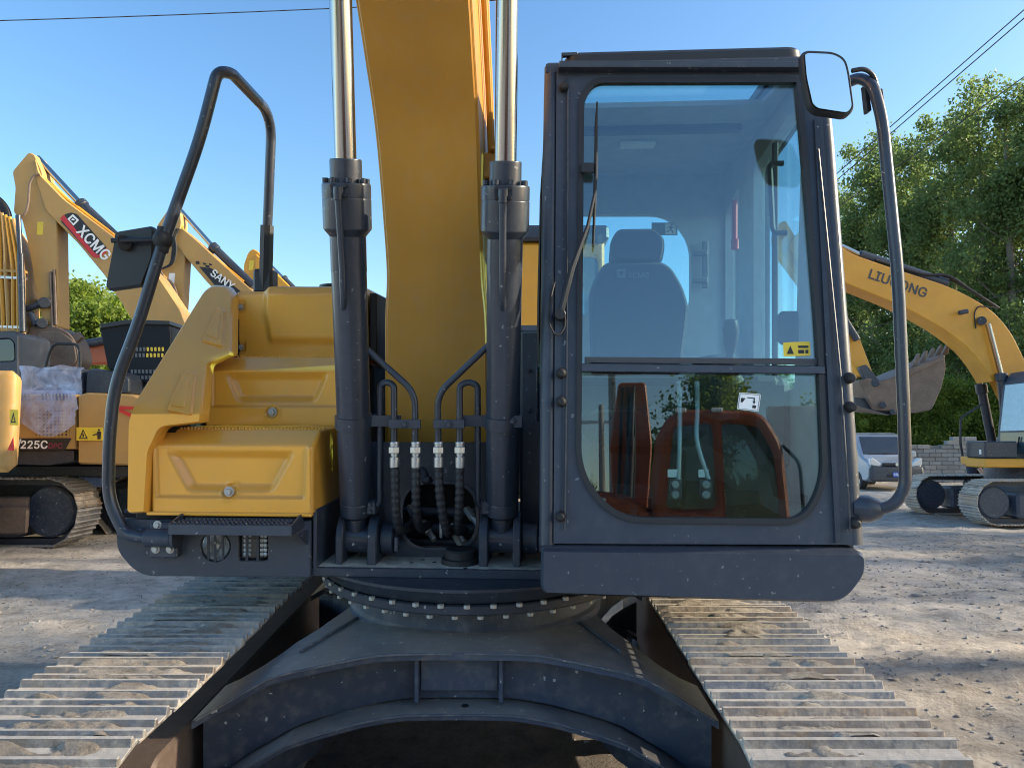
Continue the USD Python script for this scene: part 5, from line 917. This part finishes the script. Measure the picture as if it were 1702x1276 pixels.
# --- two machines side by side whose raised booms stand against the sky
def boom_machine(label, Y, stick, boom_, cyl_rod, seed, bx0, bx1, nm_mat='bgy', tip=None):
    global ORG
    ORG = A([(bx0 + bx1) / 2, Y, 0]); t = thing('excavator', label, 'excavator', ORG)
    sk_ = side_plate(t, 'stick', stick, Y, .36, M[nm_mat], r=5); bo = side_plate(t, 'boom', boom_, Y, .42, M[nm_mat], r=6)
    (a, b, c) = cyl_rod
    ac = obj('stick_cylinder', [bar(W(*b, Y), W(*c, Y), .095), bar(W(*b, Y), W(b[0] + (c[0] - b[0]) * .12, b[1] + (c[1] - b[1]) * .12, Y), .12)], M['dark'], t, XO); obj('piston_rod', bar(W(*a, Y), W(*b, Y), .055), M['chrome'], ac, XO)
    body(t, bx0, bx1, Y - 1.25, Y + 1.25, 1.05, 2.2, M[nm_mat], facing=-1); crawler(t, bx0 + .2, bx1 - .4, Y, 2.0, .44, .40, .55, 12, seed=seed)
    return t, sk_, bo
Y = 13.4
x1t, xs1, xb1 = boom_machine('yellow excavator with the XCMG decal on its raised boom, behind the left mirror', Y, [(47, 253), (57, 256), (70, 285), (80, 350), (94, 362), (97, 545), (72, 548), (45, 400), (36, 364), (22, 353), (25, 311), (20, 285)],
    [(57, 262), (66, 290), (106, 331), (190, 394), (262, 458), (300, 515), (330, 600), (275, 610), (262, 580), (217, 528), (174, 458), (130, 405), (76, 350), (60, 300)], ((62, 262), (132, 337), (192, 394)), 80, -6.6, -3.0)
for k in range(4): obj('boom_hose', tube([W(54 + k * 2, 258 + k * 5, Y - .1 + .07 * k), W(72 + k * 2, 296 + k * 3, Y - .1 + .07 * k), W(110, 330 + k * 2, Y - .1 + .07 * k), W(190, 391 + k * 2, Y - .1 + .07 * k), W(262, 455, Y - .1 + .07 * k)], .028, 8), M['ly'], xb1, XO)
obj('boom_hose', tube(bend([W(66, 290, Y - .24), W(56, 292, Y - .26), W(49, 305, Y - .26), W(47, 340, Y - .26), W(42, 356, Y - .26), W(32, 364, Y - .26)], .3), .02, 8), M['bucket'], xs1, XO)
obj('stick_hose', tube([W(84, 452, Y - .2), W(88, 545, Y - .2)], .03, 8), M['bucket'], xs1, XO); obj('stick_hose', tube([W(90, 448, Y - .2), W(93, 540, Y - .2)], .025, 8), M['bucket'], xs1, XO)
obj('stick_label', prism([(62, 369), (72, 369), (71, 390), (61, 390)], .004, mw(Y - .184)), M['stick'], xs1, XO)
dd = obj('decal', prism(rp([(106, 357), (118, 353), (128, 356), (177, 411), (177, 418), (163, 429), (154, 427), (101, 368)], 3), .005, mw(Y - .215)), M['ink'], xb1, XO)
obj('decal_stripe', prism([(100, 363), (106, 357), (155, 418), (163, 424), (177, 412), (177, 419), (163, 429), (154, 427)], .004, mw(Y - .219)), M['red'], dd, XO)
decal_text(dd, 'XCMG', (126, 385), (162, 422), Y - .219, .185, M['white'])
obj('decal_badge', [prism(A([(112, 364), (121, 356), (131, 366), (122, 375)]), .004, mw(Y - .2195), holes=[A([(115.5, 365), (120.5, 360), (127.5, 366), (122, 371.5)])]), prism(A([(118, 366), (121, 362.5), (125, 366.5)]), .004, mw(Y - .2195))], M['white'], dd, XO)
obj('bucket_linkage', [bar(W(42, 514, Y - .25), W(72, 503, Y - .25), .06), cyl(W(74, 503, Y - .3), W(74, 503, Y + .3), .10), bar(W(50, 520, Y - .25), W(62, 540, Y - .25), .06)], M['dark'], xs1, XO)
bkt = side_plate(x1t, 'bucket', [(48, 545), (62, 534), (100, 545), (118, 556), (128, 575), (132, 600), (118, 622), (60, 625), (46, 600)], Y, .45, M['bucket'], r=8, bev=.03)
obj('bucket_lip', prism(rp([(60, 552), (98, 550), (122, 566), (128, 600), (112, 612), (74, 606)], 8),   .03, mw(Y - .25), bev=(1, .01)), M['bucket'], bkt, XO)
obj('bucket_tooth', prism([(116, 560), (128, 551), (136, 560), (124, 571)], .12, mw(Y - .2), bev=(1, .02), both=True), M['bucket'], bkt, XO); obj('bucket_pin', cyl(W(70, 537, Y - .3), W(70, 537, Y + .3), .09), M['dark'], bkt, XO)
Y = 17.4
x2t, xs2, xb2 = boom_machine('yellow excavator with the SANY decal on its boom, its body hidden by the tool boxes', Y, [(280, 347), (300, 352), (302, 372), (296, 392), (308, 418), (302, 520), (276, 560), (262, 540), (258, 470), (259, 400), (260, 376)],
    [(292, 384), (302, 378), (330, 402), (400, 466), (440, 500), (520, 600), (470, 620), (400, 520), (365, 490), (345, 470), (304, 422), (290, 402)], ((300, 350), (352, 408), (422, 476)), 90, -5.4, -1.6)
for k in range(3): obj('boom_hose', tube([W(295 + k * 2, 352 + k * 4, Y - .1 + .08 * k), W(305 + k, 384 + k * 2, Y - .1 + .08 * k), W(345, 418 + k * 3, Y - .1 + .08 * k), W(405, 468 + k * 2, Y - .1 + .08 * k)], .03, 8), M['ly'], xb2, XO)
for k in range(5): obj('stick_hose', tube(bend([W(262 + 2 * k, 440 + 5 * k, Y - .22), W(268 + 5 * k, 470, Y - .24), W(282 + 4 * k, 505, Y - .24), W(290 + 4 * k, 545, Y - .24)], .5), .032, 8), M['bgy'] if k % 2 else M['bucket'], xs2, XO)
for k in range(3): obj('boom_hose', tube(bend([W(290 + 4 * k, 380, Y - .25), W(282 + 4 * k, 386 + 4 * k, Y - .28), W(288 + 3 * k, 405 + 5 * k, Y - .28), W(284 + 2 * k, 440, Y - .28), W(268, 447, Y - .26)], .3), .022, 8), M['rubber'], xb2, XO)
obj('stick_label', prism([(281, 454), (291, 454), (289, 475), (279, 475)], .004, mw(Y - .184)), M['white'], xs2, XO)
dd = obj('decal', [prism([(331, 443), (352, 446), (400, 484), (400, 500), (372, 492)], .005, mw(Y - .215))] + [prism(r, .005, mw(Y - .215)) for r in ([(325, 434), (331, 434), (332, 439), (326, 439)], [(337, 436), (343, 438), (344, 440), (338, 440)], [(347, 437), (352, 439), (353, 441), (348, 441)], [(341, 441), (347, 441), (349, 445), (342, 444)])], M['ink'], xb2, XO)
decal_text(dd, 'SANY', (348, 456), (392, 488), Y - .22, .17, M['white'])
Y = 21.5
x3t, xs3, xb3 = boom_machine('distant yellow excavator of which only the stick tip shows above the tool boxes', Y, [(412, 420), (420, 413), (430, 418), (440, 440), (436, 480), (420, 560), (405, 560), (405, 440)], [(424, 420), (445, 440), (492, 486), (540, 540), (520, 570), (470, 520), (425, 460)], ((432, 424), (470, 462), (500, 492)), 100, -5.2, -1.6, 'ly')
obj('stick_label', prism([(415, 433), (423, 433), (420, 449), (413, 449)], .004, mw(Y - .184)), M['stick'], xs3, XO)

# --- orange machine far behind on the left, and the one with the tall dark-roofed cab right behind
Y = 19.0; ORG = A([-10.6, Y, 0]); om = thing('excavator', 'bright orange excavator with a low boom, partly hidden by the raised black hood', 'excavator', ORG)
side_plate(om, 'boom', [(112, 588), (128, 574), (190, 566), (230, 566), (230, 598), (180, 603), (116, 604)], Y, .5, M['orange'], r=6)
oc = obj('boom_cylinder', bar(W(128, 574, Y - .3), W(230, 556, Y - .3), .11), M['dark'], om, XO)
body(om, -12.5, -8.6, Y - 1.2, Y + 1.2, 1.05, 2.4, M['orange'], facing=-1); crawler(om, -12.2, -9.2, Y, 2.0, .44, .40, .55, 12, seed=110)
Y = 7.2; ORG = A([.5, Y + 1, 0]); yc = thing('wheel_loader', 'yellow machine with a tall dark-roofed cab standing right behind the big excavator', 'loader', ORG)
xa, xb = W(858, 500, Y)[0], W(1006, 500, Y)[0]; zt_ = W(900, 376, Y)[2]
cbn = obj('cab', prism([(xa, 1.3), (xa, zt_ - .16), (xb, zt_ - .16), (xb, 1.3)], 1.5, mxz(Y), bev=.03, both=True, holes=[rp([(xa + .5, 2.55), (xb - .06, 2.55), (xb - .06, zt_ - .3), (xa + .5, zt_ - .3)], .08)]), M['ly'], yc, XO)
obj('cab_roof', boxb(xa - .04, xb + .04, Y - .06, Y + 1.6, zt_ - .155, zt_, .03), M['dark'], yc, XO)
obj('cab_window', prism(rp([(xa + .5, 2.55), (xb - .06, 2.55), (xb - .06, zt_ - .3), (xa + .5, zt_ - .3)], .08), .006, mxz(Y + .05)), M['bgglass'], cbn, XO)
obj('body', boxb(xa - .5, xb + .6, Y - .4, Y + 3.4, .7, 1.45, .05), M['ly'], yc, XO)
for x in (xa - .55, xb + .65):
    for y in (Y + .3, Y + 2.6): wh = obj('wheel', lathe([(.25, -.2), (.5, -.22), (.62, -.14), (.64, 0), (.62, .14), (.5, .22), (.25, .2)], (x, y, .64), (1, 0, 0), 32), M['rubber'], yc, XO); obj('rim', cyl((x - .17, y, .64), (x + .17, y, .64), .27), M['ly'], wh, XO)

# --- orange excavator behind the photographer, mirrored in the lower pane
Y = -4.6; ORG = A([1.2, Y, 0]); og = thing('excavator', 'orange excavator mirrored in the lower windscreen pane of the big excavator', 'excavator', ORG)
og_b = obj('engine_house', [prism(rp([(-.9, .75), (.9, .75), (.9, 1.45), (.55, 1.68), (-.3, 1.72), (-.95, 1.5), (-1.05, 1.0)], .18), 1.8, mxz(Y - .9), bev=.05, both=True)], M['orange'], og, XO, smooth=50)
obj('engine_grille', prism(rp([(-1.0, .85), (.75, .85), (.75, 1.25), (.3, 1.42), (-.5, 1.45), (-.98, 1.3)], .08), .05, mxz(Y + .89), bev=.01), M['rubber'], og, XO)
ocab = [(.85, .75), (.85, 1.55), (1.0, 2.5), (1.25, 2.62), (2.1, 2.58), (2.3, 2.2), (2.35, .75)]
oc = obj('cab', prism(rp(ocab, .16), 1.0, mxz(Y - .1), bev=.04, both=True, holes=[rp([(1.0, 1.5), (1.12, 2.42), (1.55, 2.46), (1.55, 1.5)], .08), rp([(1.65, .95), (1.65, 2.46), (2.05, 2.42), (2.2, 2.1), (2.24, .95)], .08)]), M['orange'], og, XO)
for r in ([(1.0, 1.5), (1.12, 2.42), (1.55, 2.46), (1.55, 1.5)], [(1.65, .95), (1.65, 2.46), (2.05, 2.42), (2.2, 2.1), (2.24, .95)]): obj('cab_window', prism(rp(r, .08), .01, mxz(Y + .84)), M['bgglass'], oc, XO)
obj('boom', prism(rp([(.45, 1.35), (.88, 1.35), (.98, 2.4), (.92, 3.25), (.55, 3.25), (.42, 2.4)], .06), .35, mxz(Y - 1.0), bev=.02, both=True), M['orange'], og, XO)
obj('hood_text', text('DOOSAN', .11, (.35, Y + .93, 1.50), (-1, 0, 0), (0, 0, 1), .004), M['white'], og, XO)
obj('boom_cylinder', [cyl((.62, Y - .6, 1.4), (.70, Y - .6, 2.5), .06), cyl((.70, Y - .6, 2.5), (.74, Y - .6, 3.1), .035)], M['dark'], og, XO)
for k in range(3): obj('boom_hose', tube([(.5 + .1 * k, Y - .62, 1.5), (.55 + .1 * k, Y - .64, 2.3), (.6 + .08 * k, Y - .62, 3.2)], .018, 6), M['rubber'], og, XO)
obj('handrail', tube(bend([(2.42, Y + .8, .8), (2.45, Y + .95, 1.2), (2.45, Y + .95, 2.0), (2.3, Y + .85, 2.2)], .1), .02, 8), M['black'], oc, XO)
obj('cab_lamp', [box((1.2 + .4 * k, Y + .9, 2.6), (.12, .06, .05), .01) for k in range(2)], M['white'], oc, XO)
obj('seat', [box((1.6, Y + .4, 1.5), (.4, .4, .9), .1), box((1.8, Y + .4, 1.2), (.5, .4, .2), .05)], M['black'], oc, XO)
crawler(og, -.6, 1.9, Y, 1.6, .34, .31, .42, 12, seed=120); obj('blade', boxb(2.9, 3.0, Y - .9, Y + .9, .1, .6, .02), M['dark'], og, XO)
pn = obj('white_hoarding', boxb(2.9, 6.2, -7.2, -7.0, .2, 3.2, .02), M['white'], None, label='plain white panel on posts mirrored beside the orange machine in the glass', cat='panel')
obj('post', [boxb(x, x + .1, -7.3, -7.2, 0, 3.2, .01) for x in (3.0, 6.0)], M['zinc'], pn)

# ------------------------------------------------------------------ van, wall, person
Y = 22.5; q = W(1490, 814, Y); ORG = A([q[0], Y, 0]); van = thing('van', 'silver minivan with grey bumper and blue number plate, parked left of the wall', 'van', ORG)
vw = .80
prof = [(0, .42), (-.02, .62), (.03, .86), (.5, 1.02), (1.05, 1.68), (1.5, 1.78), (3.6, 1.80), (3.9, 1.5), (3.95, .5), (3.6, .28), (.2, .26)]
silver = paint('silver_paint', (.36, .39, .43), .28, coat=.6, dust=.3, metal=.3); bump_ = plain('grey_bumper', (.045, .05, .058), .5)
def vm(x0): return lambda p, d: np.stack([x0 + d, Y + p[:, 0], p[:, 1]], -1)
vx = q[0]
vb = obj('body', prism(rp(prof, [.05, .05, .08, .15, .1, .2, .12, .12, .1, .1, .1], 5), 2 * vw, vm(vx - vw), bev=.06, both=True), silver, van, XO, smooth=50)
slope = lambda t: (.56 + t * (1.02 - .56), 1.08 + t * (1.66 - 1.08))
(ya, za), (yb, zb) = slope(.02), slope(.97)
obj('windscreen', fix(A([(vx - .70, Y + ya - .015, za), (vx + .70, Y + ya - .015, za), (vx + .60, Y + yb - .012, zb), (vx - .60, Y + yb - .012, zb), (vx - .70, Y + ya + .02, za), (vx + .70, Y + ya + .02, za), (vx + .60, Y + yb + .02, zb), (vx - .60, Y + yb + .02, zb)]), A([[0, 1, 2], [0, 2, 3], [4, 6, 5], [4, 7, 6], [0, 4, 5], [0, 5, 1], [1, 5, 6], [1, 6, 2], [2, 6, 7], [2, 7, 3], [3, 7, 4], [3, 4, 0]])), plain('dark_windscreen', (.035, .04, .045), .08, coat_weight=.6), vb, XO)
obj('wiper', [tube([(vx - .55, Y + .55, 1.10), (vx + .05, Y + .57, 1.13)], .012, 6), tube([(vx - .05, Y + .55, 1.10), (vx + .55, Y + .57, 1.13)], .012, 6)], M['black'], vb, XO)
bp = obj('bumper', box((vx, Y - .02, .52), (1.62, .26, .46), .09), bump_, van, XO, smooth=50)
obj('grille', [box((vx, Y - .05, .80), (.84, .08, .10), .02), box((vx, Y - .152, .46), (.7, .02, .09), .01)], M['ink'], van, XO)
obj('badge', cyl((vx, Y - .09, .80), (vx, Y - .10, .80), .05), M['zinc'], van, XO)
for s in (-1, 1):
    hl = obj('headlight', prism(rp([(vx + s * .45, .72), (vx + s * .78, .78), (vx + s * .78, .98), (vx + s * .70, 1.0), (vx + s * .48, .84)], .04), .12, mxz(Y - .055), bev=.02), plain('headlight_glass', (.62, .65, .66), .12, .3), van, XO)
    obj('mirror', [box((vx + s * .93, Y + .72, 1.10), (.16, .10, .2), .04)], silver, van, XO)
    for yy in (.75, 3.1): wh = obj('wheel', lathe([(.15, -.09), (.26, -.1), (.29, -.06), (.29, .06), (.26, .1), (.15, .09)], (vx + s * .72, Y + yy, .29), (1, 0, 0), 28), M['rubber'], van, XO); obj('rim', cyl((vx + s * .72 - .08, Y + yy, .29), (vx + s * .72 + .08, Y + yy, .29), .17), M['zinc'], wh, XO)
np_ = obj('number_plate', box((vx + .05, Y - .158, .50), (.44, .015, .14), .004), plain('blue_plate', (.02, .10, .55), .4), van, XO)
obj('plate_number', text('HM0548', .085, (vx - .155, Y - .166, .46), (1, 0, 0), (0, 0, 1), .003), M['white'], np_, XO)
# wall of grey blocks with a broken top
YW = 27.5; x0w, x1w = 11.5, 25.5; zb = 1.62
ORG = A([16, YW, 0]); wl = thing('block_wall', 'weathered grey block wall with a broken top behind the van', 'wall', ORG)
obj('wall_core', boxb(x0w, x1w, YW + .03, YW + .22, -.2, zb - .28, .01), M['mortar'], wl, XO)
rng = random.Random(7); H, BW = .152, .44
for r in range(11):
    x = x0w - (BW / 2 if r % 2 else 0)
    while x < x1w:
        zt2 = r * H; br_ = zb - .16 + .28 * math.sin(x * .9) * math.sin(x * 2.3 + 1) + rng.uniform(-.06, .06)
        if zt2 < br_ and (x < 21 or r < 9 or True):
            obj('block', box((x + BW / 2, YW + .10 + rng.uniform(-.012, .012), zt2 + H / 2), (BW - .016, .26 if zt2 > zb - .5 else .2, H - .014), .008), M['block2'] if rng.random() < .35 else M['block'], wl, XO)
        x += BW
# person behind the amber excavator
q = W(1622, 780, 16.8); ORG = A([q[0], 16.8, ground_h(A([q[0]]), A([16.8]))[0]]); pe = thing('person', 'person in dark trousers standing behind the amber excavator, only legs showing', 'person', ORG)
import manifold3d as m3
def limb_body(bones, refine=.03, it=8):
    out = None
    for (a, ra), (b, rb) in bones:
        s = m3.Manifold.batch_hull([m3.Manifold.sphere(ra, 20).translate(a), m3.Manifold.sphere(rb, 20).translate(b)]); out = s if out is None else out + s
    mm = out.refine_to_length(refine).to_mesh(); t = trimesh.Trimesh(mm.vert_properties[:, :3], mm.tri_verts, process=True); trimesh.smoothing.filter_taubin(t, iterations=it); return t
hip, kn, an = .92, .50, .09
bones = []
for s in (-1, 1):
    bones += [(((s * .09, 0, hip), .10), ((s * .09, -.01, kn), .068)), (((s * .09, -.01, kn), .068), ((s * .09, .01, an), .045)), (((s * .09, .01, an), .045), ((s * .10, -.14, .045), .04)), (((s * .17, 0, 1.42), .062), ((s * .24, .02, 1.14), .046)), (((s * .24, .02, 1.14), .046), ((s * .24, -.05, .90), .034))]
    for k in range(4): bones.append((((s * .24, -.055, .88), .022), ((s * (.235 + .0), -.085 + .02 * k, .77 + .008 * abs(k - 1.5)), .009)))
    bones.append((((s * .235, -.06, .88), .02), ((s * .215, -.10, .81), .010)))
tl_ = lambda p: (p[0], p[1] * math.cos(1.0) - (p[2] - .95) * math.sin(1.0), .95 + p[1] * math.sin(1.0) + (p[2] - .95) * math.cos(1.0)) if p[2] > 1.0 else p
bones += [(((-.08, 0, .97), .115), ((.08, 0, .97), .115)), (((0, 0, .97), .14), ((0, 0, 1.25), .14)), (((-.12, 0, 1.40), .085), ((.12, 0, 1.40), .085)), (((0, 0, 1.22), .14), ((0, 0, 1.38), .12)), (((0, 0, 1.42), .06), ((0, -.01, 1.56), .055)), (((0, -.01, 1.60), .085), ((0, .0, 1.68), .098)), (((0, -.05, 1.58), .05), ((0, -.03, 1.64), .07)), (((0, -.10, 1.63), .014), ((0, -.085, 1.66), .012))]
arm = [b for b in bones if abs(b[0][0][0]) > .15]; bones = [((tl_(a), ra), (tl_(b_), rb)) for (a, ra), (b_, rb) in bones if abs(a[0]) <= .15] 
for s in (-1, 1):
    sh = tl_((s * .17, 0, 1.42)); el = (s * .22, sh[1] - .05, sh[2] - .28); wr = (s * .2, sh[1] - .2, sh[2] - .46)
    bones += [((sh, .062), (el, .046)), ((el, .046), (wr, .034)), ((wr, .03), ((wr[0], wr[1] - .05, wr[2] - .04), .026))]
    for k in range(4): bones.append((((wr[0] - .03 + .02 * k, wr[1] - .06, wr[2] - .05), .010), ((wr[0] - .03 + .02 * k, wr[1] - .10, wr[2] - .12 + .008 * abs(k - 1.5)), .008)))
    bones.append(((wr, .018), ((wr[0] - s * .05, wr[1] - .05, wr[2] - .07), .009)))
pb_ = obj('body', limb_body(bones), plain('skin', (.45, .27, .19), .55), pe, smooth=True)
tr_ = [b for b in bones if b[0][0][2] < 1.0 and b[1][0][2] > .05 and abs(b[0][0][0]) < .12]
obj('trousers', limb_body([((a, ra + .014), (b, rb + .016)) for (a, ra), (b, rb) in tr_]), plain('dark_denim', (.02, .026, .05), .9), pb_, smooth=True)
sh_ = [b for b in bones if b[0][1] > .045 and b[0][0][2] > .93 and b[0][1] != .06 and b[0][1] != .085 and b[0][1] != .05]
obj('jacket', limb_body([((a, ra + .016), (b, rb + .016)) for (a, ra), (b, rb) in sh_]), plain('dark_jacket', (.03, .03, .035), .9), pb_, smooth=True)
obj('hair', limb_body([((tl_((0, .02, 1.66)), .1), (tl_((0, .025, 1.70)), .098))]), M['rubber'], pb_, smooth=True)
obj('eye', [trimesh.creation.icosphere(2, .013).apply_translation(tl_((s * .033, -.093, 1.655))) for s in (-1, 1)], M['white'], pb_)

# ------------------------------------------------------------------ trees
def leaves(c, n_each, sig, size, rng, up=0.3):
    m = len(c) * n_each; P = np.repeat(c, n_each, 0) + rng.normal(0, 1, (m, 3)) * np.repeat(np.broadcast_to(sig, (len(c), 3)), n_each, 0)
    a = rng.normal(0, 1, (m, 3)); a /= np.linalg.norm(a, axis=1)[:, None]; b = np.cross(a, rng.normal(0, 1, (m, 3))); b /= np.linalg.norm(b, axis=1)[:, None]
    s = size * rng.uniform(.6, 1.3, m)[:, None]; V = np.stack([P - a * s, P + b * s * .62, P + a * s, P - b * s * .62], 1).reshape(-1, 3); i = np.arange(m)[:, None] * 4
    return V, np.vstack([np.hstack([i, i + 1, i + 2]), np.hstack([i, i + 2, i + 3])])
def tree_proto(path, H, rad_, seed, lm, nclump, neach, size, form='poplar'):
    rng = np.random.default_rng(seed); stage.CreateClassPrim(path); trunk = []; cl_ = []
    tx = np.cumsum(rng.normal(0, .05, (9, 2)), 0) * (H / 16); tz = np.linspace(0, H * .95, 9); axis = np.column_stack([tx - tx[0], tz]); trunk.append(tube(axis, np.linspace(.016 * H, .002 * H, 9) + .01, 10))
    nl = 34 if form == 'poplar' else 22
    for k in range(nl):
        t = rng.uniform(.06, .97); z = t * H; base = A([np.interp(z, tz, axis[:, 0]), np.interp(z, tz, axis[:, 1]), z]); az = rng.uniform(0, 6.28)
        if form == 'poplar': prof_ = np.interp(t, [0, .12, .35, .6, .85, 1], [.75, .95, 1, .85, .5, .12]); L = rad_ * prof_ * rng.uniform(.65, 1.15); rise = L * rng.uniform(.6, 1.3)
        elif form == 'bush': prof_ = np.interp(t, [0, .3, .6, 1], [.8, 1, .9, .35]); L = rad_ * prof_ * rng.uniform(.6, 1.2); rise = L * rng.uniform(.0, .5)
        else: prof_ = 1 - t * .9; L = rad_ * prof_ * rng.uniform(.8, 1.1); rise = L * .08
        rise = min(rise, H * 1.03 - z); tip = base + A([math.cos(az) * L, math.sin(az) * L, rise]); mid_ = (base + tip) / 2 + A([0, 0, -.08 * L]); P = bend([base, mid_, tip], L, 6); trunk.append(tube(P, np.linspace(.005 * H * (1 - t * .7) + .01, .008, len(P)), 5))
        for q in range(nclump // nl): s_ = rng.uniform(.3, 1.05); cl_.append(base + (tip - base) * s_ + rng.normal(0, .16 * rad_, 3) * A([1, 1, .8]))
    cl_ = A(cl_); sg = (.13 * rad_ * rng.uniform(.6, 1.3, (len(cl_), 1))) * A([1, 1, .85])
    if form == 'conifer': sg = sg * A([1.1, 1.1, .35])
    obj('trunk', trunk, M['bark'], path); obj('crown', leaves(cl_, neach, sg, size, rng), M[lm], path)
    return path
pp = [tree_proto('/World/poplar_source_%s' % 'abc'[k], 17.0, 2.3, 40 + k, 'leaf', 360, 85, .085) for k in range(3)]
sparse = tree_proto('/World/poplar_source_d', 17.0, 2.6, 47, 'leaf', 300, 18, .075)
bpth = [tree_proto('/World/bush_source_%s' % 'ab'[k], 6.0, 2.2, 60 + k, 'leaf2', 220, 130, .075, 'bush') for k in range(2)]
cpth = tree_proto('/World/conifer_source', 9.0, 1.3, 70, 'leaf3', 220, 40, .08, 'conifer')
rng = random.Random(5)
row = [(1422, 43, 17.2), (1462, 40.5, 18.2), (1506, 39, 18.2), (1552, 37, 17.4), (1600, 35, 17.4), (1652, 33, 17.8), (1702, 31.5, 17.2), (1765, 30, 16.5)]
lab = ['leftmost poplar of the row, beside the cab pillar', 'poplar second from left, behind the right handrail', 'tall thin-topped poplar third from left in the row', 'poplar of the row behind the raised bucket', 'poplar rising above the middle of the amber boom', 'poplar behind the arch of the amber boom', 'tallest poplar at the right edge of the photograph', 'poplar just cut off by the right edge']
for k, (px, Y, H) in enumerate(row):
    q = W(px, 738, Y); copy_of(pp[k % 3], 'poplar_tree', lab[k], (q[0], Y, -.05), rng.uniform(0, 360), H / 17.0, 'tree', 'poplars in a row behind the right-hand wall')
for k in range(26):
    x, y = (46, 34 - 4.4 * k) if k < 13 else (57, 36 - 4.4 * (k - 13))
    copy_of(sparse, 'poplar_tree', 'tall thin-crowned poplar beyond the yard, outside the right edge', (x + rng.uniform(-1, 1), y + rng.uniform(-.8, .8), -.05), rng.uniform(0, 360), rng.uniform(1.42, 1.6), 'tree', 'tall poplars beyond the yard outside the right edge')
# second row, further back
for k, (px, Y, H) in enumerate(((1300, 60, 8.0), (1345, 58, 9.5), (1440, 52, 17), (1530, 47, 17), (1630, 43, 17), (1690, 41, 17.5))):
    q = W(px, 738, Y); copy_of(pp[(k + 2) % 3], 'poplar_tree', ['low poplar seen through the cab door window, left one', 'low poplar seen through the cab door window, right one', 'far poplar behind the leftmost of the row', 'far poplar behind the raised bucket', 'far poplar behind the amber boom', 'far poplar behind the right edge trees'][k], (q[0], Y, -.05), rng.uniform(0, 360), H / 17.0, 'tree', 'far poplars behind the row')
for k in range(7):
    q = W(1420 + 44 * k, 738, 30.5); copy_of(bpth[k % 2], 'shrub', ['low shrub behind the van, left one', 'low shrub just above the roof of the van', 'low shrub above the broken wall left of the bucket', 'low shrub above the wall under the bucket', 'low shrub behind the amber cab front', 'low shrub behind the amber cab', 'low shrub at the right edge behind the wall'][k], (q[0], 30.3, -.05), rng.uniform(0, 360), .55 + .12 * rng.random(), 'shrub', 'shrubs along the foot of the wall')
for k, (px, Y, H) in enumerate(((-30, 30, 8.2), (40, 28, 6.6), (110, 29, 7.2), (160, 27, 6.4), (205, 29, 6.8), (255, 28, 5.8), (312, 29, 5.8))):
    q = W(px, 738, Y); copy_of(bpth[k % 2], 'leafy_tree', ['sunlit green tree at the left edge', 'sunlit green tree left of the raised stick', 'sunlit green tree right of the raised stick', 'sunlit green tree behind the bucket of the left machine', 'sunlit green tree beneath the decal boom', 'sunlit green tree behind the left handrail', 'small sunlit tree between the two booms'][k], (q[0], Y, -.05), rng.uniform(0, 360), H / 6.0, 'tree', 'sunlit trees behind the left machines')
q = W(112, 738, 33); copy_of(cpth, 'conifer', 'thin pale conifer top rising over the sunlit trees on the left', (q[0], 33, 0), 20, 1.02, 'conifer')
for k in range(8): copy_of(bpth[k % 2], 'leafy_tree', 'dark tree mirrored in the lower windscreen pane', (-16 + 5.2 * k + rng.uniform(-1, 1), -24 - rng.uniform(0, 4), -.05), rng.uniform(0, 360), .55 if k in (2, 3) else 1.1 + .5 * rng.random(), 'tree', 'trees behind the photographer')
# ------------------------------------------------------------------ cables and their poles
def cable(label, p, q, r=.012, sag=.4):
    t = np.linspace(0, 1, 24)[:, None]; P = A(p) * (1 - t) + A(q) * t; P[:, 2] -= sag * 4 * t[:, 0] * (1 - t[:, 0]); obj('power_cable', tube(P, r, 6), M['ink'], None, label=label, cat='cable')
cable('upper of the two dark cables rising to the top right corner', W(1330, 342, 27), W(1990, -235, 16), .016, 0); cable('lower of the two dark cables rising to the top right corner', W(1330, 352, 27), W(1990, -218, 16), .016, 0)
cable('lone dark cable crossing in front of the poplar crowns', W(1330, 385, 27), W(1990, -85, 16), .014, .15)
cable('pale thin wire between the bucket and the amber boom', W(1330, 570, 26), W(1990, 405, 24), .014, .1)
cable('single cable across the sky at the top left', W(-300, 42, 20), W(1000, -9, 22), .014, .12)
for k, (x, y) in enumerate(((W(1990, -235, 16)[0] + .3, 16), (.62, -14), (.35, -20.5))):
    t = thing('utility_pole', ['utility pole outside the right edge carrying the cables', 'nearer utility pole mirrored in the glass', 'farther utility pole mirrored in the glass'][k], 'utility pole', (x, y, 0))
    h_ = 16 if k == 0 else 6.2 - k * .3; obj('pole', cyl((0, 0, -.1), (0, 0, h_), .13, .085), M['block'], t); obj('cross_arm', box((0, 0, h_ - .6), (1.5, .1, .1), .01), M['zinc'], t)
